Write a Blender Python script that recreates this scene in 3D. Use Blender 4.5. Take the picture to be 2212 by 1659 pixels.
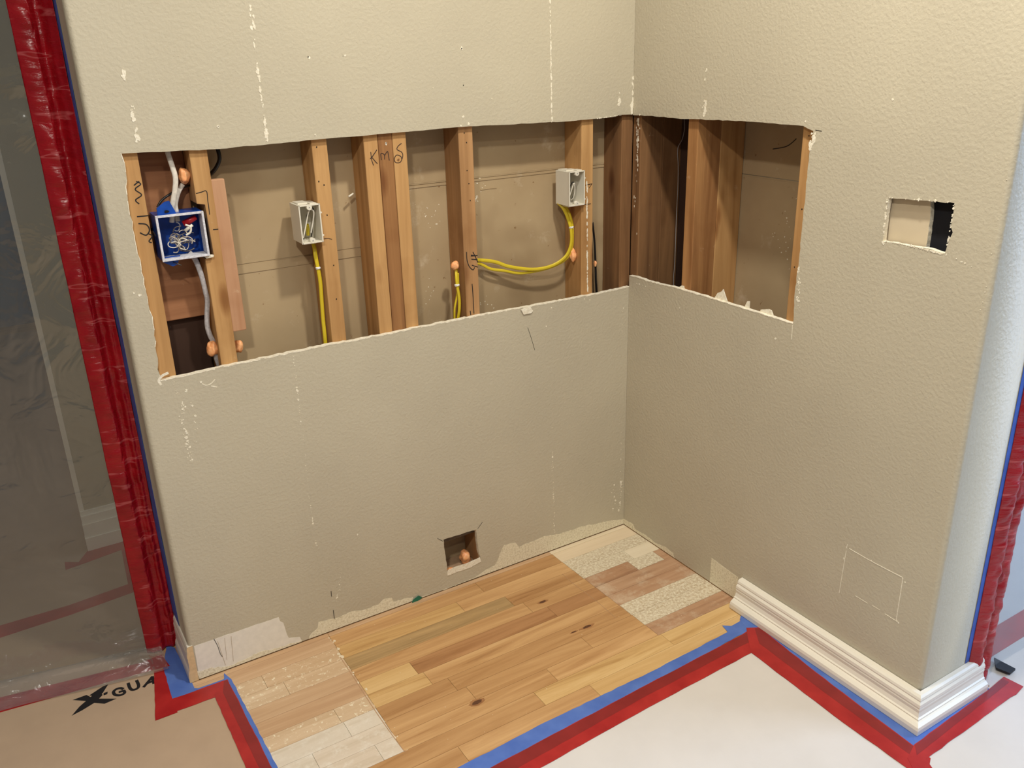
import bpy, bmesh, math, random
from mathutils import Vector, noise, Matrix
from mathutils.geometry import tessellate_polygon

for o in list(bpy.data.objects): bpy.data.objects.remove(o)
S = bpy.context.scene
COL = S.collection

# ------------------------------------------------------------------ camera, world, lights, exposure
cam = bpy.data.objects.new('camera', bpy.data.cameras.new('camera'))
COL.objects.link(cam)
cam.matrix_world = Matrix(((0.850017, 0.210908, -0.482689, -1.728044),
 (-0.526092, 0.293947, -0.798012, -2.115452),
 (-0.026422, 0.932262, 0.360817, 1.595890),
 (0.000000, 0.000000, 0.000000, 1.000000)))
cam.data.sensor_width = 36.0
cam.data.lens = 30.5135
cam.data.clip_start = 0.02
S.camera = cam
S.view_settings.view_transform = 'Standard'
S.view_settings.look = 'None'
S.view_settings.gamma = 1.0
S.view_settings.exposure = 0.0

world = bpy.data.worlds.new('world'); S.world = world
world.use_nodes = True
world.node_tree.nodes['Background'].inputs[0].default_value = (0.93, 0.95, 1.0, 1)
world.node_tree.nodes['Background'].inputs[1].default_value = 0.13

def lamp(name, loc, target, size, power, color, shape='DISK', size_y=None, spread=None):
    d = bpy.data.lights.new(name, 'AREA'); d.shape = shape; d.size = size
    if size_y: d.size_y = size_y
    d.energy = power; d.color = color
    if spread: d.spread = spread
    o = bpy.data.objects.new(name, d); COL.objects.link(o); o.location = loc
    o.rotation_euler = (Vector(target) - Vector(loc)).to_track_quat('-Z', 'Y').to_euler()
    return o
WARM = (1.0, 0.955, 0.845)
lamp('downlight_near', (-0.62, -1.05, 2.70), (-0.62, -1.05, 0), 0.13, 29.0, WARM)
lamp('downlight_far', (-0.95, -2.55, 2.70), (-0.95, -2.55, 0), 0.16, 13.0, WARM)
lamp('downlight_left', (-2.0, -1.9, 2.70), (-2.0, -1.9, 0), 0.16, 37.0, WARM)
lamp('window_daylight', (3.0, -2.9, 1.9), (0.1, -1.3, 1.1), 1.5, 105.0, (0.42, 0.63, 1.0), 'RECTANGLE', 1.2)
lamp('side_room_daylight', (2.6, 0.8, 1.6), (0.9, -0.6, 0.0), 1.4, 30.0, (0.55, 0.72, 1.0), 'RECTANGLE', 1.4)

# ------------------------------------------------------------------ helpers
def C(r, g, b, a=1.0):
    def f(v):
        v /= 255.0
        return v/12.92 if v <= 0.04045 else ((v+0.055)/1.055)**2.4
    return (f(r), f(g), f(b), a)

class NT:
    def __init__(self, name):
        self.m = bpy.data.materials.new(name); self.m.use_nodes = True
        self.t = self.m.node_tree; self.n = self.t.nodes; self.l = self.t.links
        self.b = self.n['Principled BSDF']
    def node(self, typ, **kw):
        n = self.n.new(typ)
        for k, v in kw.items():
            if k.startswith('i_'): n.inputs[int(k[2:]) if k[2:].isdigit() else k[2:]].default_value = v
            else: setattr(n, k, v)
        return n
    def link(self, a, b): self.l.new(a, b)
    def coords(self, scale=(1,1,1), rnd=False):
        tc = self.node('ShaderNodeTexCoord'); mp = self.node('ShaderNodeMapping')
        mp.inputs['Scale'].default_value = scale
        self.link(tc.outputs['Object'], mp.inputs['Vector'])
        if rnd:
            oi = self.node('ShaderNodeObjectInfo'); mu = self.node('ShaderNodeMath', operation='MULTIPLY', i_1=37.0)
            self.link(oi.outputs['Random'], mu.inputs[0]); cb = self.node('ShaderNodeCombineXYZ')
            for i in range(3): self.link(mu.outputs[0], cb.inputs[i])
            self.link(cb.outputs[0], mp.inputs['Location'])
        return mp.outputs[0]
    def noise(self, vec, scale, detail=3, rough=0.55, dist=0.0):
        n = self.node('ShaderNodeTexNoise'); n.inputs['Scale'].default_value = scale
        n.inputs['Detail'].default_value = detail; n.inputs['Roughness'].default_value = rough
        n.inputs['Distortion'].default_value = dist
        self.link(vec, n.inputs['Vector']); return n.outputs[0]
    def ramp(self, fac, stops, interp='LINEAR'):
        r = self.node('ShaderNodeValToRGB'); r.color_ramp.interpolation = interp
        e = r.color_ramp.elements
        while len(e) < len(stops): e.new(0.5)
        for i, (p, c) in enumerate(stops): e[i].position = p; e[i].color = c
        self.link(fac, r.inputs[0]); return r.outputs[0]
    def mix(self, fac, a, b, blend='MIX'):
        m = self.node('ShaderNodeMix', data_type='RGBA', blend_type=blend)
        for sock, v in ((m.inputs[0], fac), (m.inputs[6], a), (m.inputs[7], b)):
            if hasattr(v, 'links'): self.link(v, sock)
            else: sock.default_value = v
        return m.outputs[2]
    def bump(self, h, strength, dist):
        bp = self.node('ShaderNodeBump'); bp.inputs['Strength'].default_value = strength
        bp.inputs['Distance'].default_value = dist
        self.link(h, bp.inputs['Height']); self.link(bp.outputs[0], self.b.inputs['Normal'])
    def done(self, base=None, rough=0.6, spec=None):
        if base is not None:
            if hasattr(base, 'links'): self.link(base, self.b.inputs['Base Color'])
            else: self.b.inputs['Base Color'].default_value = base
        self.b.inputs['Roughness'].default_value = rough
        if spec is not None: self.b.inputs['Specular IOR Level'].default_value = spec
        return self.m

def simple(name, col, rough=0.6, spec=None, metal=0.0, var=0.0, vs=30, bump=0, bs=200):
    t = NT(name); base = col
    v = t.coords()
    if var:
        f = t.noise(v, vs, 4); k = t.ramp(f, [(0.3, (1-var,)*3+(1,)), (0.7, (1+var,)*3+(1,))])
        base = t.mix(1.0, col, k, 'MULTIPLY')
    if bump: t.bump(t.noise(v, bs, 3), 0.6, bump)
    t.b.inputs['Metallic'].default_value = metal
    return t.done(base, rough, spec)

def m_paint():
    t = NT('greige_wall_paint'); v = t.coords()
    base = t.mix(t.ramp(t.noise(v, 2.5, 3), [(0.35,(0,0,0,1)),(0.7,(1,1,1,1))]), C(196,187,165), C(189,180,159))
    sm = t.ramp(t.noise(v, 9, 4), [(0.70,(1,1,1,1)),(0.82,(0.93,0.91,0.88,1))])
    base = t.mix(1.0, base, sm, 'MULTIPLY')
    n1 = t.noise(v, 120, 3, 0.5, 0.15)
    h = t.ramp(n1, [(0.38,(0,0,0,1)),(0.66,(1,1,1,1))])
    n2 = t.noise(v, 340, 2)
    hh = t.mix(0.22, h, n2)
    t.bump(hh, 0.6, 0.00085)
    return t.done(base, 0.5, 0.35)
def m_wood(name, dark, light, ax=2, knots=True, sat=1.0, rough=0.75):
    t = NT(name); sc = [1,1,1]; sc = [22,22,22]; sc[ax] = 1.1
    v = t.coords(tuple(sc), True)
    g = t.noise(v, 1.0, 5, 0.62, 0.6)
    base = t.ramp(g, [(0.28, dark), (0.5, tuple((a+b)/2 for a,b in zip(dark,light))), (0.72, light)])
    v3 = t.coords((1,1,1), True)
    blot = t.ramp(t.noise(v3, 7, 3), [(0.55,(1,1,1,1)),(0.78,(0.82,0.76,0.70,1))])
    base = t.mix(1.0, base, blot, 'MULTIPLY')
    if knots:
        sk = [9,9,9]; sk[ax] = 3.2
        vk = t.coords(tuple(sk), True)
        vo = t.node('ShaderNodeTexVoronoi'); vo.inputs['Scale'].default_value = 1.0; t.link(vk, vo.inputs['Vector'])
        kk = t.ramp(vo.outputs['Distance'], [(0.0,(0.38,0.27,0.2,1)),(0.09,(0.62,0.5,0.42,1)),(0.17,(1,1,1,1))])
        base = t.mix(1.0, base, kk, 'MULTIPLY')
    # drywall dust smears
    ds = t.ramp(t.noise(v3, 26, 5, 0.7), [(0.66,(0,0,0,1)),(0.80,(0.45,0.45,0.45,1))])
    base = t.mix(ds, base, C(222,196,165))
    t.bump(g, 0.4, 0.0008)
    return t.done(base, rough, 0.3)
def m_gyp():
    t = NT('broken_gypsum'); v = t.coords()
    base = t.ramp(t.noise(v, 150, 4, 0.7), [(0.3, C(226,214,190)), (0.6, C(250,244,226))])
    t.bump(t.noise(v, 260, 4, 0.7), 0.8, 0.002)
    return t.done(base, 0.85, 0.2)
def m_skim():
    t = NT('scraped_plaster'); v = t.coords()
    base = t.ramp(t.noise(v, 170, 6, 0.75), [(0.34, C(198,186,156)), (0.5, C(230,221,194)), (0.64, C(240,233,210))])
    t.bump(t.noise(v, 300, 4, 0.7), 0.4, 0.0005)
    return t.done(base, 0.85, 0.2)
def m_backpaper():
    t = NT('grey_drywall_paper'); v = t.coords()
    base = t.ramp(t.noise(v, 3.0, 4), [(0.35, C(168,145,112)), (0.65, C(182,160,126))])
    dust = t.ramp(t.noise(v, 11, 6, 0.68), [(0.60,(0,0,0,1)),(0.78,(0.6,0.6,0.6,1))])
    base = t.mix(dust, base, C(212,196,172))
    spk = t.ramp(t.noise(v, 60, 3, 0.5), [(0.24,(0.55,0.42,0.32,1)),(0.30,(1,1,1,1))])
    base = t.mix(1.0, base, spk, 'MULTIPLY')
    st = t.ramp(t.noise(v, 5, 2), [(0.30,(0.86,0.84,0.82,1)),(0.42,(1,1,1,1))])
    base = t.mix(1.0, base, st, 'MULTIPLY')
    return t.done(base, 0.85, 0.2)
def m_tape(name, a, b, rough, creases):
    t = NT(name); v = t.coords()
    base = t.mix(t.ramp(t.noise(v, 14, 3), [(0.35,(0,0,0,1)),(0.65,(1,1,1,1))]), a, b)
    if creases:
        vc = t.coords((5, 5, 30)); w = t.noise(vc, 1.0, 3, 0.6)
        t.bump(t.noise(t.coords((18,18,70)), 1.0, 4, 0.6, 0.8), 0.8, 0.004)
        stress = t.ramp(t.noise(t.coords((9, 9, 55)), 1.0, 2, 0.4), [(0.60,(0,0,0,1)),(0.66,(0.55,0.55,0.55,1)),(0.70,(0,0,0,1))])
        base = t.mix(stress, base, C(214,110,112))
    else:
        t.bump(t.noise(v, 60, 3), 0.25, 0.0006)
    return t.done(base, rough, 0.5)
def m_plastic(name, haze, tint, refl):
    t = NT(name); v = t.coords()
    t.n.remove(t.b)
    out = t.n['Material Output']
    tr = t.node('ShaderNodeBsdfTransparent'); tr.inputs[0].default_value = tint
    tl = t.node('ShaderNodeBsdfDiffuse'); tl.inputs[0].default_value = (0.75, 0.76, 0.74, 1)
    gl = t.node('ShaderNodeBsdfGlossy'); gl.inputs['Roughness'].default_value = 0.09
    gl.inputs[0].default_value = (0.95, 0.97, 1, 1)
    bp = t.node('ShaderNodeBump'); bp.inputs['Strength'].default_value = 0.55; bp.inputs['Distance'].default_value = 0.02
    t.link(t.noise(v, 7, 3, 0.5, 1.5), bp.inputs['Height']); t.link(bp.outputs[0], gl.inputs['Normal'])
    m1 = t.node('ShaderNodeMixShader', i_0=haze); t.link(tr.outputs[0], m1.inputs[1]); t.link(tl.outputs[0], m1.inputs[2])
    m2 = t.node('ShaderNodeMixShader', i_0=refl); t.link(m1.outputs[0], m2.inputs[1]); t.link(gl.outputs[0], m2.inputs[2])
    t.link(m2.outputs[0], out.inputs[0])
    return t.m
def m_oak(name, stops, spec_rough, spots=None, gscale=1.0, tonemix=0.35):
    t = NT(name); v = t.coords((1.6*gscale, 26*gscale, 26*gscale))
    at = t.node('ShaderNodeAttribute', attribute_name='tone')
    ad = t.node('ShaderNodeVectorMath', operation='ADD')
    sc = t.node('ShaderNodeVectorMath', operation='SCALE'); sc.inputs['Scale'].default_value = 13.0
    t.link(at.outputs['Color'], sc.inputs[0]); t.link(v, ad.inputs[0]); t.link(sc.outputs[0], ad.inputs[1])
    g = t.noise(ad.outputs[0], 1.0, 6, 0.62, 1.2)
    base = t.ramp(g, stops)
    lo, hi = 1.0-tonemix, 1.0+tonemix*0.5
    sp = t.node('ShaderNodeSeparateColor'); t.link(at.outputs['Color'], sp.inputs[0])
    tone = t.ramp(sp.outputs[0], [(0.0, (lo, lo*0.92, lo*0.85, 1)), (1.0, (hi, hi, hi, 1))])
    base = t.mix(1.0, base, tone, 'MULTIPLY')
    if spots:
        v2 = t.coords((1,1,1))
        n = t.noise(v2, spots[0], 6, 0.75)
        f = t.ramp(n, [(spots[1], (0,0,0,1)), (spots[2], (1,1,1,1))])
        base = t.mix(f, base, spots[3])
    t.bump(g, 0.15, 0.0005)
    return t.done(base, spec_rough, 0.4)

M = {}
M['paint'] = m_paint()
M['gypsum'] = m_gyp()
M['skim'] = m_skim()
M['board'] = m_backpaper()
M['stud'] = m_wood('pine_stud', C(158,114,67), C(206,162,108))
M['stud_red'] = m_wood('red_brown_stud', C(118,78,46), C(164,118,74))
M['stud_pink'] = m_wood('pink_slat_wood', C(176,128,94), C(206,164,130))
M['stud_tan'] = m_wood('tan_brown_stud', C(154,114,74), C(194,150,104))
M['stud_dark'] = m_wood('brown_fir', C(96,66,42), C(150,110,72))
M['stud_knotty'] = m_wood('knotty_fir', C(128,84,48), C(184,136,86))
M['block_wood'] = m_wood('blocking_wood', C(120,76,50), C(170,120,84), ax=0)
M['black'] = simple('black_marker_ink', C(24,20,22), 0.6)
M['ink'] = simple('brown_black_marker_ink', C(50,32,28), 0.7)
M['hole'] = simple('screw_hole_black', C(22,17,14), 0.9)
M['red_tape'] = m_tape('red_stucco_tape', C(150,10,24), C(172,18,30), 0.27, True)
M['red_floor'] = m_tape('red_floor_tape', C(158,26,28), C(178,40,38), 0.38, False)
M['red_over_blue'] = m_tape('red_tape_over_blue', C(128,30,30), C(142,36,36), 0.38, False)
M['blue_tape'] = m_tape('blue_painters_tape', C(42,82,170), C(58,100,190), 0.6, False)
M['blue_floor'] = m_tape('blue_floor_tape', C(72,104,180), C(88,120,192), 0.6, False)
M['plastic'] = m_plastic('shade_tinted_poly_sheet', 0.085, (0.74,0.75,0.73,1), 0.085)  # grey tint darkens the room behind; its shade is in the colour
M['plastic_cool'] = m_plastic('daylight_tinted_poly_sheet', 0.12, (0.9,0.92,0.95,1), 0.08)  # paler, cooler copy of the sheet with daylight put into the tint
M['flap'] = m_plastic('clear_poly_flap', 0.14, (0.95,0.95,0.95,1), 0.26)
M['kraft'] = simple('kraft_floor_paper', C(184,158,132), 0.8, 0.2, var=0.04, vs=9, bump=0.002, bs=16)
M['white_paper'] = simple('white_floor_paper', C(214,207,200), 0.7, 0.3, var=0.03, vs=7, bump=0.002, bs=14)
M['trim'] = simple('white_trim_paint', C(236,229,214), 0.38, 0.5, var=0.02, vs=20)
M['cut_wood'] = simple('cut_trim_end', C(214,184,140), 0.8, var=0.1, vs=80)
M['box'] = simple('ivory_box_plastic', C(226,220,204), 0.45, 0.4)
M['box_blue'] = simple('blue_box_plastic', C(18,70,160), 0.35, 0.5, var=0.3, vs=40)
M['overspray'] = simple('white_overspray', C(214,214,222), 0.6, var=0.22, vs=160, bump=0.001, bs=300)
M['yellow'] = simple('yellow_cable_jacket', C(214,190,40), 0.42, 0.5)
M['white_cable'] = simple('white_cable_jacket', C(214,206,194), 0.5, var=0.14, vs=120)
M['grey_cable'] = simple('grey_cable_jacket', C(178,174,176), 0.55, var=0.22, vs=150)
M['black_cable'] = simple('black_cable_jacket', C(22,20,20), 0.35)
M['wire_white'] = simple('white_wire', C(232,226,212), 0.4)
M['wire_dirty'] = simple('overspray_wire', C(190,180,168), 0.5, var=0.3, vs=200)
M['wire_dim'] = simple('grimy_wire', C(104,96,92), 0.5, var=0.3, vs=200)
M['red'] = simple('red_wire_nut', C(176,22,30), 0.35)
M['clip'] = simple('white_clip', C(240,238,232), 0.4)
M['steel'] = simple('nail_steel', C(90,86,82), 0.4, metal=0.8)
def m_foam():
    t = NT('orange_fire_foam'); v = t.coords()
    base = t.ramp(t.noise(v, 60, 3), [(0.3, C(244,160,100)), (0.7, C(253,194,140))])
    t.bump(t.noise(v, 90, 3), 0.5, 0.003)
    t.b.inputs['Subsurface Weight'].default_value = 0.15
    t.b.inputs['Subsurface Radius'].default_value = (0.01, 0.005, 0.002)
    return t.done(base, 0.42, 0.5)
M['foam'] = m_foam()
M['cord'] = simple('dusty_grey_cord', C(150,148,150), 0.8)
M['green'] = simple('green_tape', C(30,110,84), 0.5)
M['plate'] = simple('dusty_sill', C(170,140,110), 0.8, var=0.15, vs=30)
M['void_shade'] = simple('void_shade_brown', C(60,38,26), 0.9)  # shade of the deep wall voids, put into the colour
M['void_grey'] = simple('grey_brown_block', C(104,94,84), 0.9, var=.15, vs=60)
M['dark_room'] = simple('shaded_room_wall', C(70,84,96), 0.8, var=0.25, vs=3)  # dark blue colour stands in for the shade of the unlit room
M['far_wall'] = simple('far_room_paint', C(176,166,140), 0.6)
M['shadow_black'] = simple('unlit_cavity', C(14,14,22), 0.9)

M['oak'] = m_oak('finished_oak', [(0.22, C(146,102,62)), (0.38, C(184,140,92)), (0.58, C(204,162,112)), (0.78, C(216,178,128))], 0.38, tonemix=0.16)
M['oak_gold'] = m_oak('golden_oak', [(0.25, C(176,134,80)), (0.45, C(208,170,114)), (0.75, C(226,194,140))], 0.38, tonemix=0.10)
M['oak_dark'] = m_oak('dark_oak', [(0.22, C(130,86,54)), (0.45, C(168,122,80)), (0.75, C(198,152,106))], 0.38, tonemix=0.10)
M['oak_olive'] = m_oak('olive_oak', [(0.22, C(140,112,74)), (0.45, C(172,142,98)), (0.75, C(202,168,118))], 0.38, tonemix=0.08)
M['knot'] = simple('knot_wood', C(92,56,34), .5, var=.2, vs=200)
M['dust'] = simple('dust_line', C(178,140,104), .8, var=.2, vs=200)
M['oak_bare'] = m_oak('sanded_oak', [(0.25, C(182,146,112)), (0.5, C(200,166,130)), (0.75, C(216,186,152))], 0.6, tonemix=0.08)
M['oak_speck'] = m_oak('speckled_oak', [(0.25, C(194,164,128)), (0.5, C(206,178,144)), (0.75, C(220,196,164))], 0.65, (70, 0.56, 0.64, C(240,228,200)), tonemix=0.05)
M['oak_wash'] = m_oak('whitewashed_oak', [(0.25, C(200,184,160)), (0.5, C(214,200,180)), (0.75, C(222,210,192))], 0.65, (34, 0.5, 0.75, C(228,218,202)), tonemix=0.05)
M['oak_mott'] = m_oak('residue_covered_oak', [(0.25, C(184,166,136)), (0.5, C(196,180,152)), (0.75, C(206,192,164))], 0.8, (120, 0.42, 0.60, C(228,218,194)), tonemix=0.05)
M['oak_cream'] = m_oak('cream_painted_oak', [(0.25, C(222,208,180)), (0.75, C(232,220,196))], 0.55, tonemix=0.03)
M['oak_haze'] = m_oak('hazed_oak', [(0.25, C(154,116,88)), (0.5, C(182,144,112)), (0.75, C(198,164,134))], 0.6, (9, 0.5, 0.8, C(214,196,170)), tonemix=0.08)

class MB:
    """collects geometry in world coordinates; build() links ONE mesh object"""
    def __init__(s): s.v = []; s.f = []; s.m = []; s.smooth = []; s.tone = []
    def add(s, verts, faces, mi=0, smooth=False, tone=0.5):
        k = len(s.v); s.v += [tuple(p) for p in verts]
        for f in faces: s.f.append([k+i for i in f]); s.m.append(mi); s.smooth.append(smooth); s.tone.append(tone)
        return s
    def box(s, a, b, mi=0, tone=0.5):
        x0,y0,z0 = a; x1,y1,z1 = b
        V = [(x0,y0,z0),(x1,y0,z0),(x1,y1,z0),(x0,y1,z0),(x0,y0,z1),(x1,y0,z1),(x1,y1,z1),(x0,y1,z1)]
        return s.add(V, [(3,2,1,0),(4,5,6,7),(0,1,5,4),(1,2,6,5),(2,3,7,6),(3,0,4,7)], mi, False, tone)
    def bar(s, a, b, w, d, nrm=(0,-1,0), mi=0):
        a = Vector(a); b = Vector(b); t = (b-a).normalized(); n = Vector(nrm); sd = t.cross(n).normalized()*w/2; n = sd.cross(t).normalized()*d/2
        V = [a-sd-n, a+sd-n, a+sd+n, a-sd+n, b-sd-n, b+sd-n, b+sd+n, b-sd+n]
        return s.add(V, [(3,2,1,0),(4,5,6,7),(0,1,5,4),(1,2,6,5),(2,3,7,6),(3,0,4,7)], mi)
    def tube(s, pts, r, n=10, mi=0, flat=1.0, fdir=(0,1,0), sub=6, cap=True):
        P = spline([Vector(p) for p in pts], sub); k = len(s.v); prev = None
        for i, p in enumerate(P):
            t = (P[min(i+1, len(P)-1)] - P[max(i-1, 0)]).normalized()
            u = Vector(fdir) - t*t.dot(Vector(fdir))
            if u.length < 0.05: u = t.orthogonal()
            u.normalize(); w = t.cross(u)
            rr = r[0] + (r[1]-r[0])*i/(len(P)-1) if isinstance(r, tuple) else r
            for j in range(n):
                a = 2*math.pi*j/n
                s.v.append(tuple(p + w*math.cos(a)*rr*flat + u*math.sin(a)*rr))
        for i in range(len(P)-1):
            for j in range(n):
                s.f.append([k+i*n+j, k+i*n+(j+1)%n, k+(i+1)*n+(j+1)%n, k+(i+1)*n+j]); s.m.append(mi); s.smooth.append(True); s.tone.append(.5)
        if cap:
            s.f.append([k+j for j in range(n)][::-1]); s.m.append(mi); s.smooth.append(False); s.tone.append(.5)
            e = k+(len(P)-1)*n; s.f.append([e+j for j in range(n)]); s.m.append(mi); s.smooth.append(False); s.tone.append(.5)
        return s
    def prism(s, loops, to3, d0, d1, mf=0, ms=0, mb=None, tone=0.5, back=True):
        """polygon (outer loop, then holes) in 2D, front at depth d0, back at d1"""
        if mb is None: mb = mf
        flat = [p for L in loops for p in L]
        tris = tessellate_polygon([[Vector((p[0], p[1], 0)) for p in L] for L in loops])
        n = len(flat); k = len(s.v)
        s.v += [tuple(to3(p[0], p[1], d0)) for p in flat] + [tuple(to3(p[0], p[1], d1)) for p in flat]
        for t in tris:
            s.f.append([k+i for i in t]); s.m.append(mf); s.smooth.append(False); s.tone.append(tone)
            if back: s.f.append([k+n+i for i in t][::-1]); s.m.append(mb); s.smooth.append(False); s.tone.append(tone)
        o = 0
        for L in loops:
            q = len(L)
            for i in range(q):
                a, b = o+i, o+(i+1)%q
                s.f.append([k+a, k+b, k+n+b, k+n+a]); s.m.append(ms); s.smooth.append(False); s.tone.append(tone)
            o += q
        return s
    def build(s, name, mats, parent=None, origin=(0,0,0), fix=True, bevel=0, kind=None, label=None, cat=None, group=None):
        me = bpy.data.meshes.new(name)
        O = Vector(origin)
        if parent is not None: O = Vector(parent['_o'])if '_o' in parent else parent.matrix_world.translation
        me.from_pydata([tuple(Vector(p)-O) for p in s.v], [], s.f)
        for m in (mats if isinstance(mats, (list, tuple)) else [mats]): me.materials.append(M[m] if isinstance(m, str) else m)
        for p, mi, sm in zip(me.polygons, s.m, s.smooth): p.material_index = mi; p.use_smooth = sm
        if any(t != .5 for t in s.tone):
            at = me.color_attributes.new('tone', 'FLOAT_COLOR', 'CORNER')
            for p, tn in zip(me.polygons, s.tone):
                for li in p.loop_indices: at.data[li].color = (tn, (tn*7.3) % 1, (tn*3.7) % 1, 1)
        if fix:
            bm = bmesh.new(); bm.from_mesh(me); bmesh.ops.recalc_face_normals(bm, faces=bm.faces); bm.to_mesh(me); bm.free()
        o = bpy.data.objects.new(name, me); COL.objects.link(o)
        if parent is not None:
            o.parent = parent; ORG[o.name] = O
        else:
            o.location = O; ORG[o.name] = O
        o_org(o, O)
        if bevel:
            md = o.modifiers.new('bevel', 'BEVEL'); md.width = bevel; md.segments = 2; md.limit_method = 'ANGLE'
        if kind: o['kind'] = kind
        if label: o['label'] = label
        if cat: o['category'] = cat
        if group: o['group'] = group
        return o
ORG = {}
def o_org(o, O): ORG[o.name] = Vector(O)
class Par:
    pass
def _orig(parent): return ORG[parent.name]
# parent origin lookup used by build
_old_build = MB.build
def _build(s, name, mats, parent=None, **kw):
    if parent is not None:
        O = ORG[parent.name]
        kw['origin'] = O
        o = _old_build(s, name, mats, None, **kw)
        o.parent = parent; o.location = (0, 0, 0)
        return o
    return _old_build(s, name, mats, None, **kw)
MB.build = _build

def thing(name, origin, label, cat, group=None):
    o = bpy.data.objects.new(name, None); COL.objects.link(o); o.location = origin
    o.empty_display_size = 0.03; ORG[o.name] = Vector(origin)
    o['label'] = label; o['category'] = cat
    if group: o['group'] = group
    return o

def spline(P, sub):
    if len(P) < 3 or sub < 2: return P
    out = []
    for i in range(len(P)-1):
        p0 = P[max(i-1,0)]; p1 = P[i]; p2 = P[i+1]; p3 = P[min(i+2, len(P)-1)]
        for k in range(sub):
            t = k/sub
            out.append(0.5*((2*p1) + (p2-p0)*t + (2*p0-5*p1+4*p2-p3)*t*t + (3*p1-p0-3*p2+p3)*t**3))
    out.append(P[-1]); return out

PA = lambda x, z, d: (x, d, z)      # plane parallel to the back wall, d = y
PB = lambda y, z, d: (d, y, z)      # plane parallel to the right wall, d = x
PF = lambda x, y, d: (x, y, d)      # floor plane, d = z
rnd = random.Random(7)
def jag(P, step=0.012, amp=0.0015, closed=False, r=None):
    r = r or rnd; out = []
    n = len(P)
    for i in range(n if closed else n-1):
        a = Vector(P[i]); b = Vector(P[(i+1) % n]); L = (b-a).length; k = max(1, int(L/step))
        nr = Vector((-(b-a).y, (b-a).x)).normalized() if L > 0 else Vector((0,0))
        for j in range(k):
            p = a.lerp(b, j/k)
            if j: p = p + nr*r.uniform(-amp, amp)
            out.append((p.x, p.y))
    if not closed: out.append(tuple(P[-1]))
    return out
def chip(mb, to3, c, size, d0, d1, mi, asp=1.0, r=None):
    r = r or rnd; n = r.randint(5, 8); a0 = r.uniform(0, 6.28)
    L = [(c[0]+math.cos(a0+6.28*i/n)*size*r.uniform(.45,1.1), c[1]+math.sin(a0+6.28*i/n)*size*asp*r.uniform(.45,1.1)) for i in range(n)]
    mb.prism([L], to3, d0 - r.uniform(0, .0003), d1, mi, mi, back=False)
def chipline(mb, to3, a, b, n, spread, smin, smax, d0, d1, mi, asp=1.5, r=None):
    r = r or rnd
    for i in range(n):
        t = r.random(); c = (a[0]+(b[0]-a[0])*t + r.gauss(0, spread), a[1]+(b[1]-a[1])*t)
        chip(mb, to3, c, smin + (smax-smin)*r.random()**3, d0, d1, mi, asp, r)
def stroke(mb, to3, pts, w, d0, d1, mi=0, sub=5):
    """one continuous thin ribbon along pts"""
    P = spline([Vector((p[0], p[1], 0)) for p in pts], sub if len(pts) > 2 else 1)
    a, b = [], []
    d0 = d0 - rnd.uniform(0, .00025)
    for i, p in enumerate(P):
        t = (P[min(i+1, len(P)-1)] - P[max(i-1, 0)])
        if t.length < 1e-7: t = Vector((1, 0, 0))
        t.normalize(); n = Vector((-t.y, t.x, 0))*w/2
        if i == 0: p = p - t*w*.35
        if i == len(P)-1: p = p + t*w*.35
        a.append(to3(p.x+n.x, p.y+n.y, d0)); b.append(to3(p.x-n.x, p.y-n.y, d0))
    k = len(P); A2 = [to3(*( (q[0], q[2]) if to3 is PA else (q[1], q[2]) if to3 is PB else (q[0], q[1])), d1) for q in a]
    B2 = [to3(*( (q[0], q[2]) if to3 is PA else (q[1], q[2]) if to3 is PB else (q[0], q[1])), d1) for q in b]
    F = []
    for i in range(k-1):
        F += [(i, i+1, k+i+1, k+i), (2*k+i, 2*k+i+1, i+1, i), (k+i, k+i+1, 3*k+i+1, 3*k+i)]
    F += [(0, k, 3*k, 2*k), (k-1, 2*k-1, 4*k-1, 3*k-1)]
    mb.add(a+b+A2+B2, F, mi)

TH = 0.0127            # drywall thickness
WX = -1.4786           # left end of the back wall
BR = 0.011             # bullnose radius
BY = -1.1494           # end of the right wall
TB = 0.2117            # full thickness of the right wall
TAW = 0.205            # depth of the back wall at its left end
ZT = 2.72

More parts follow.
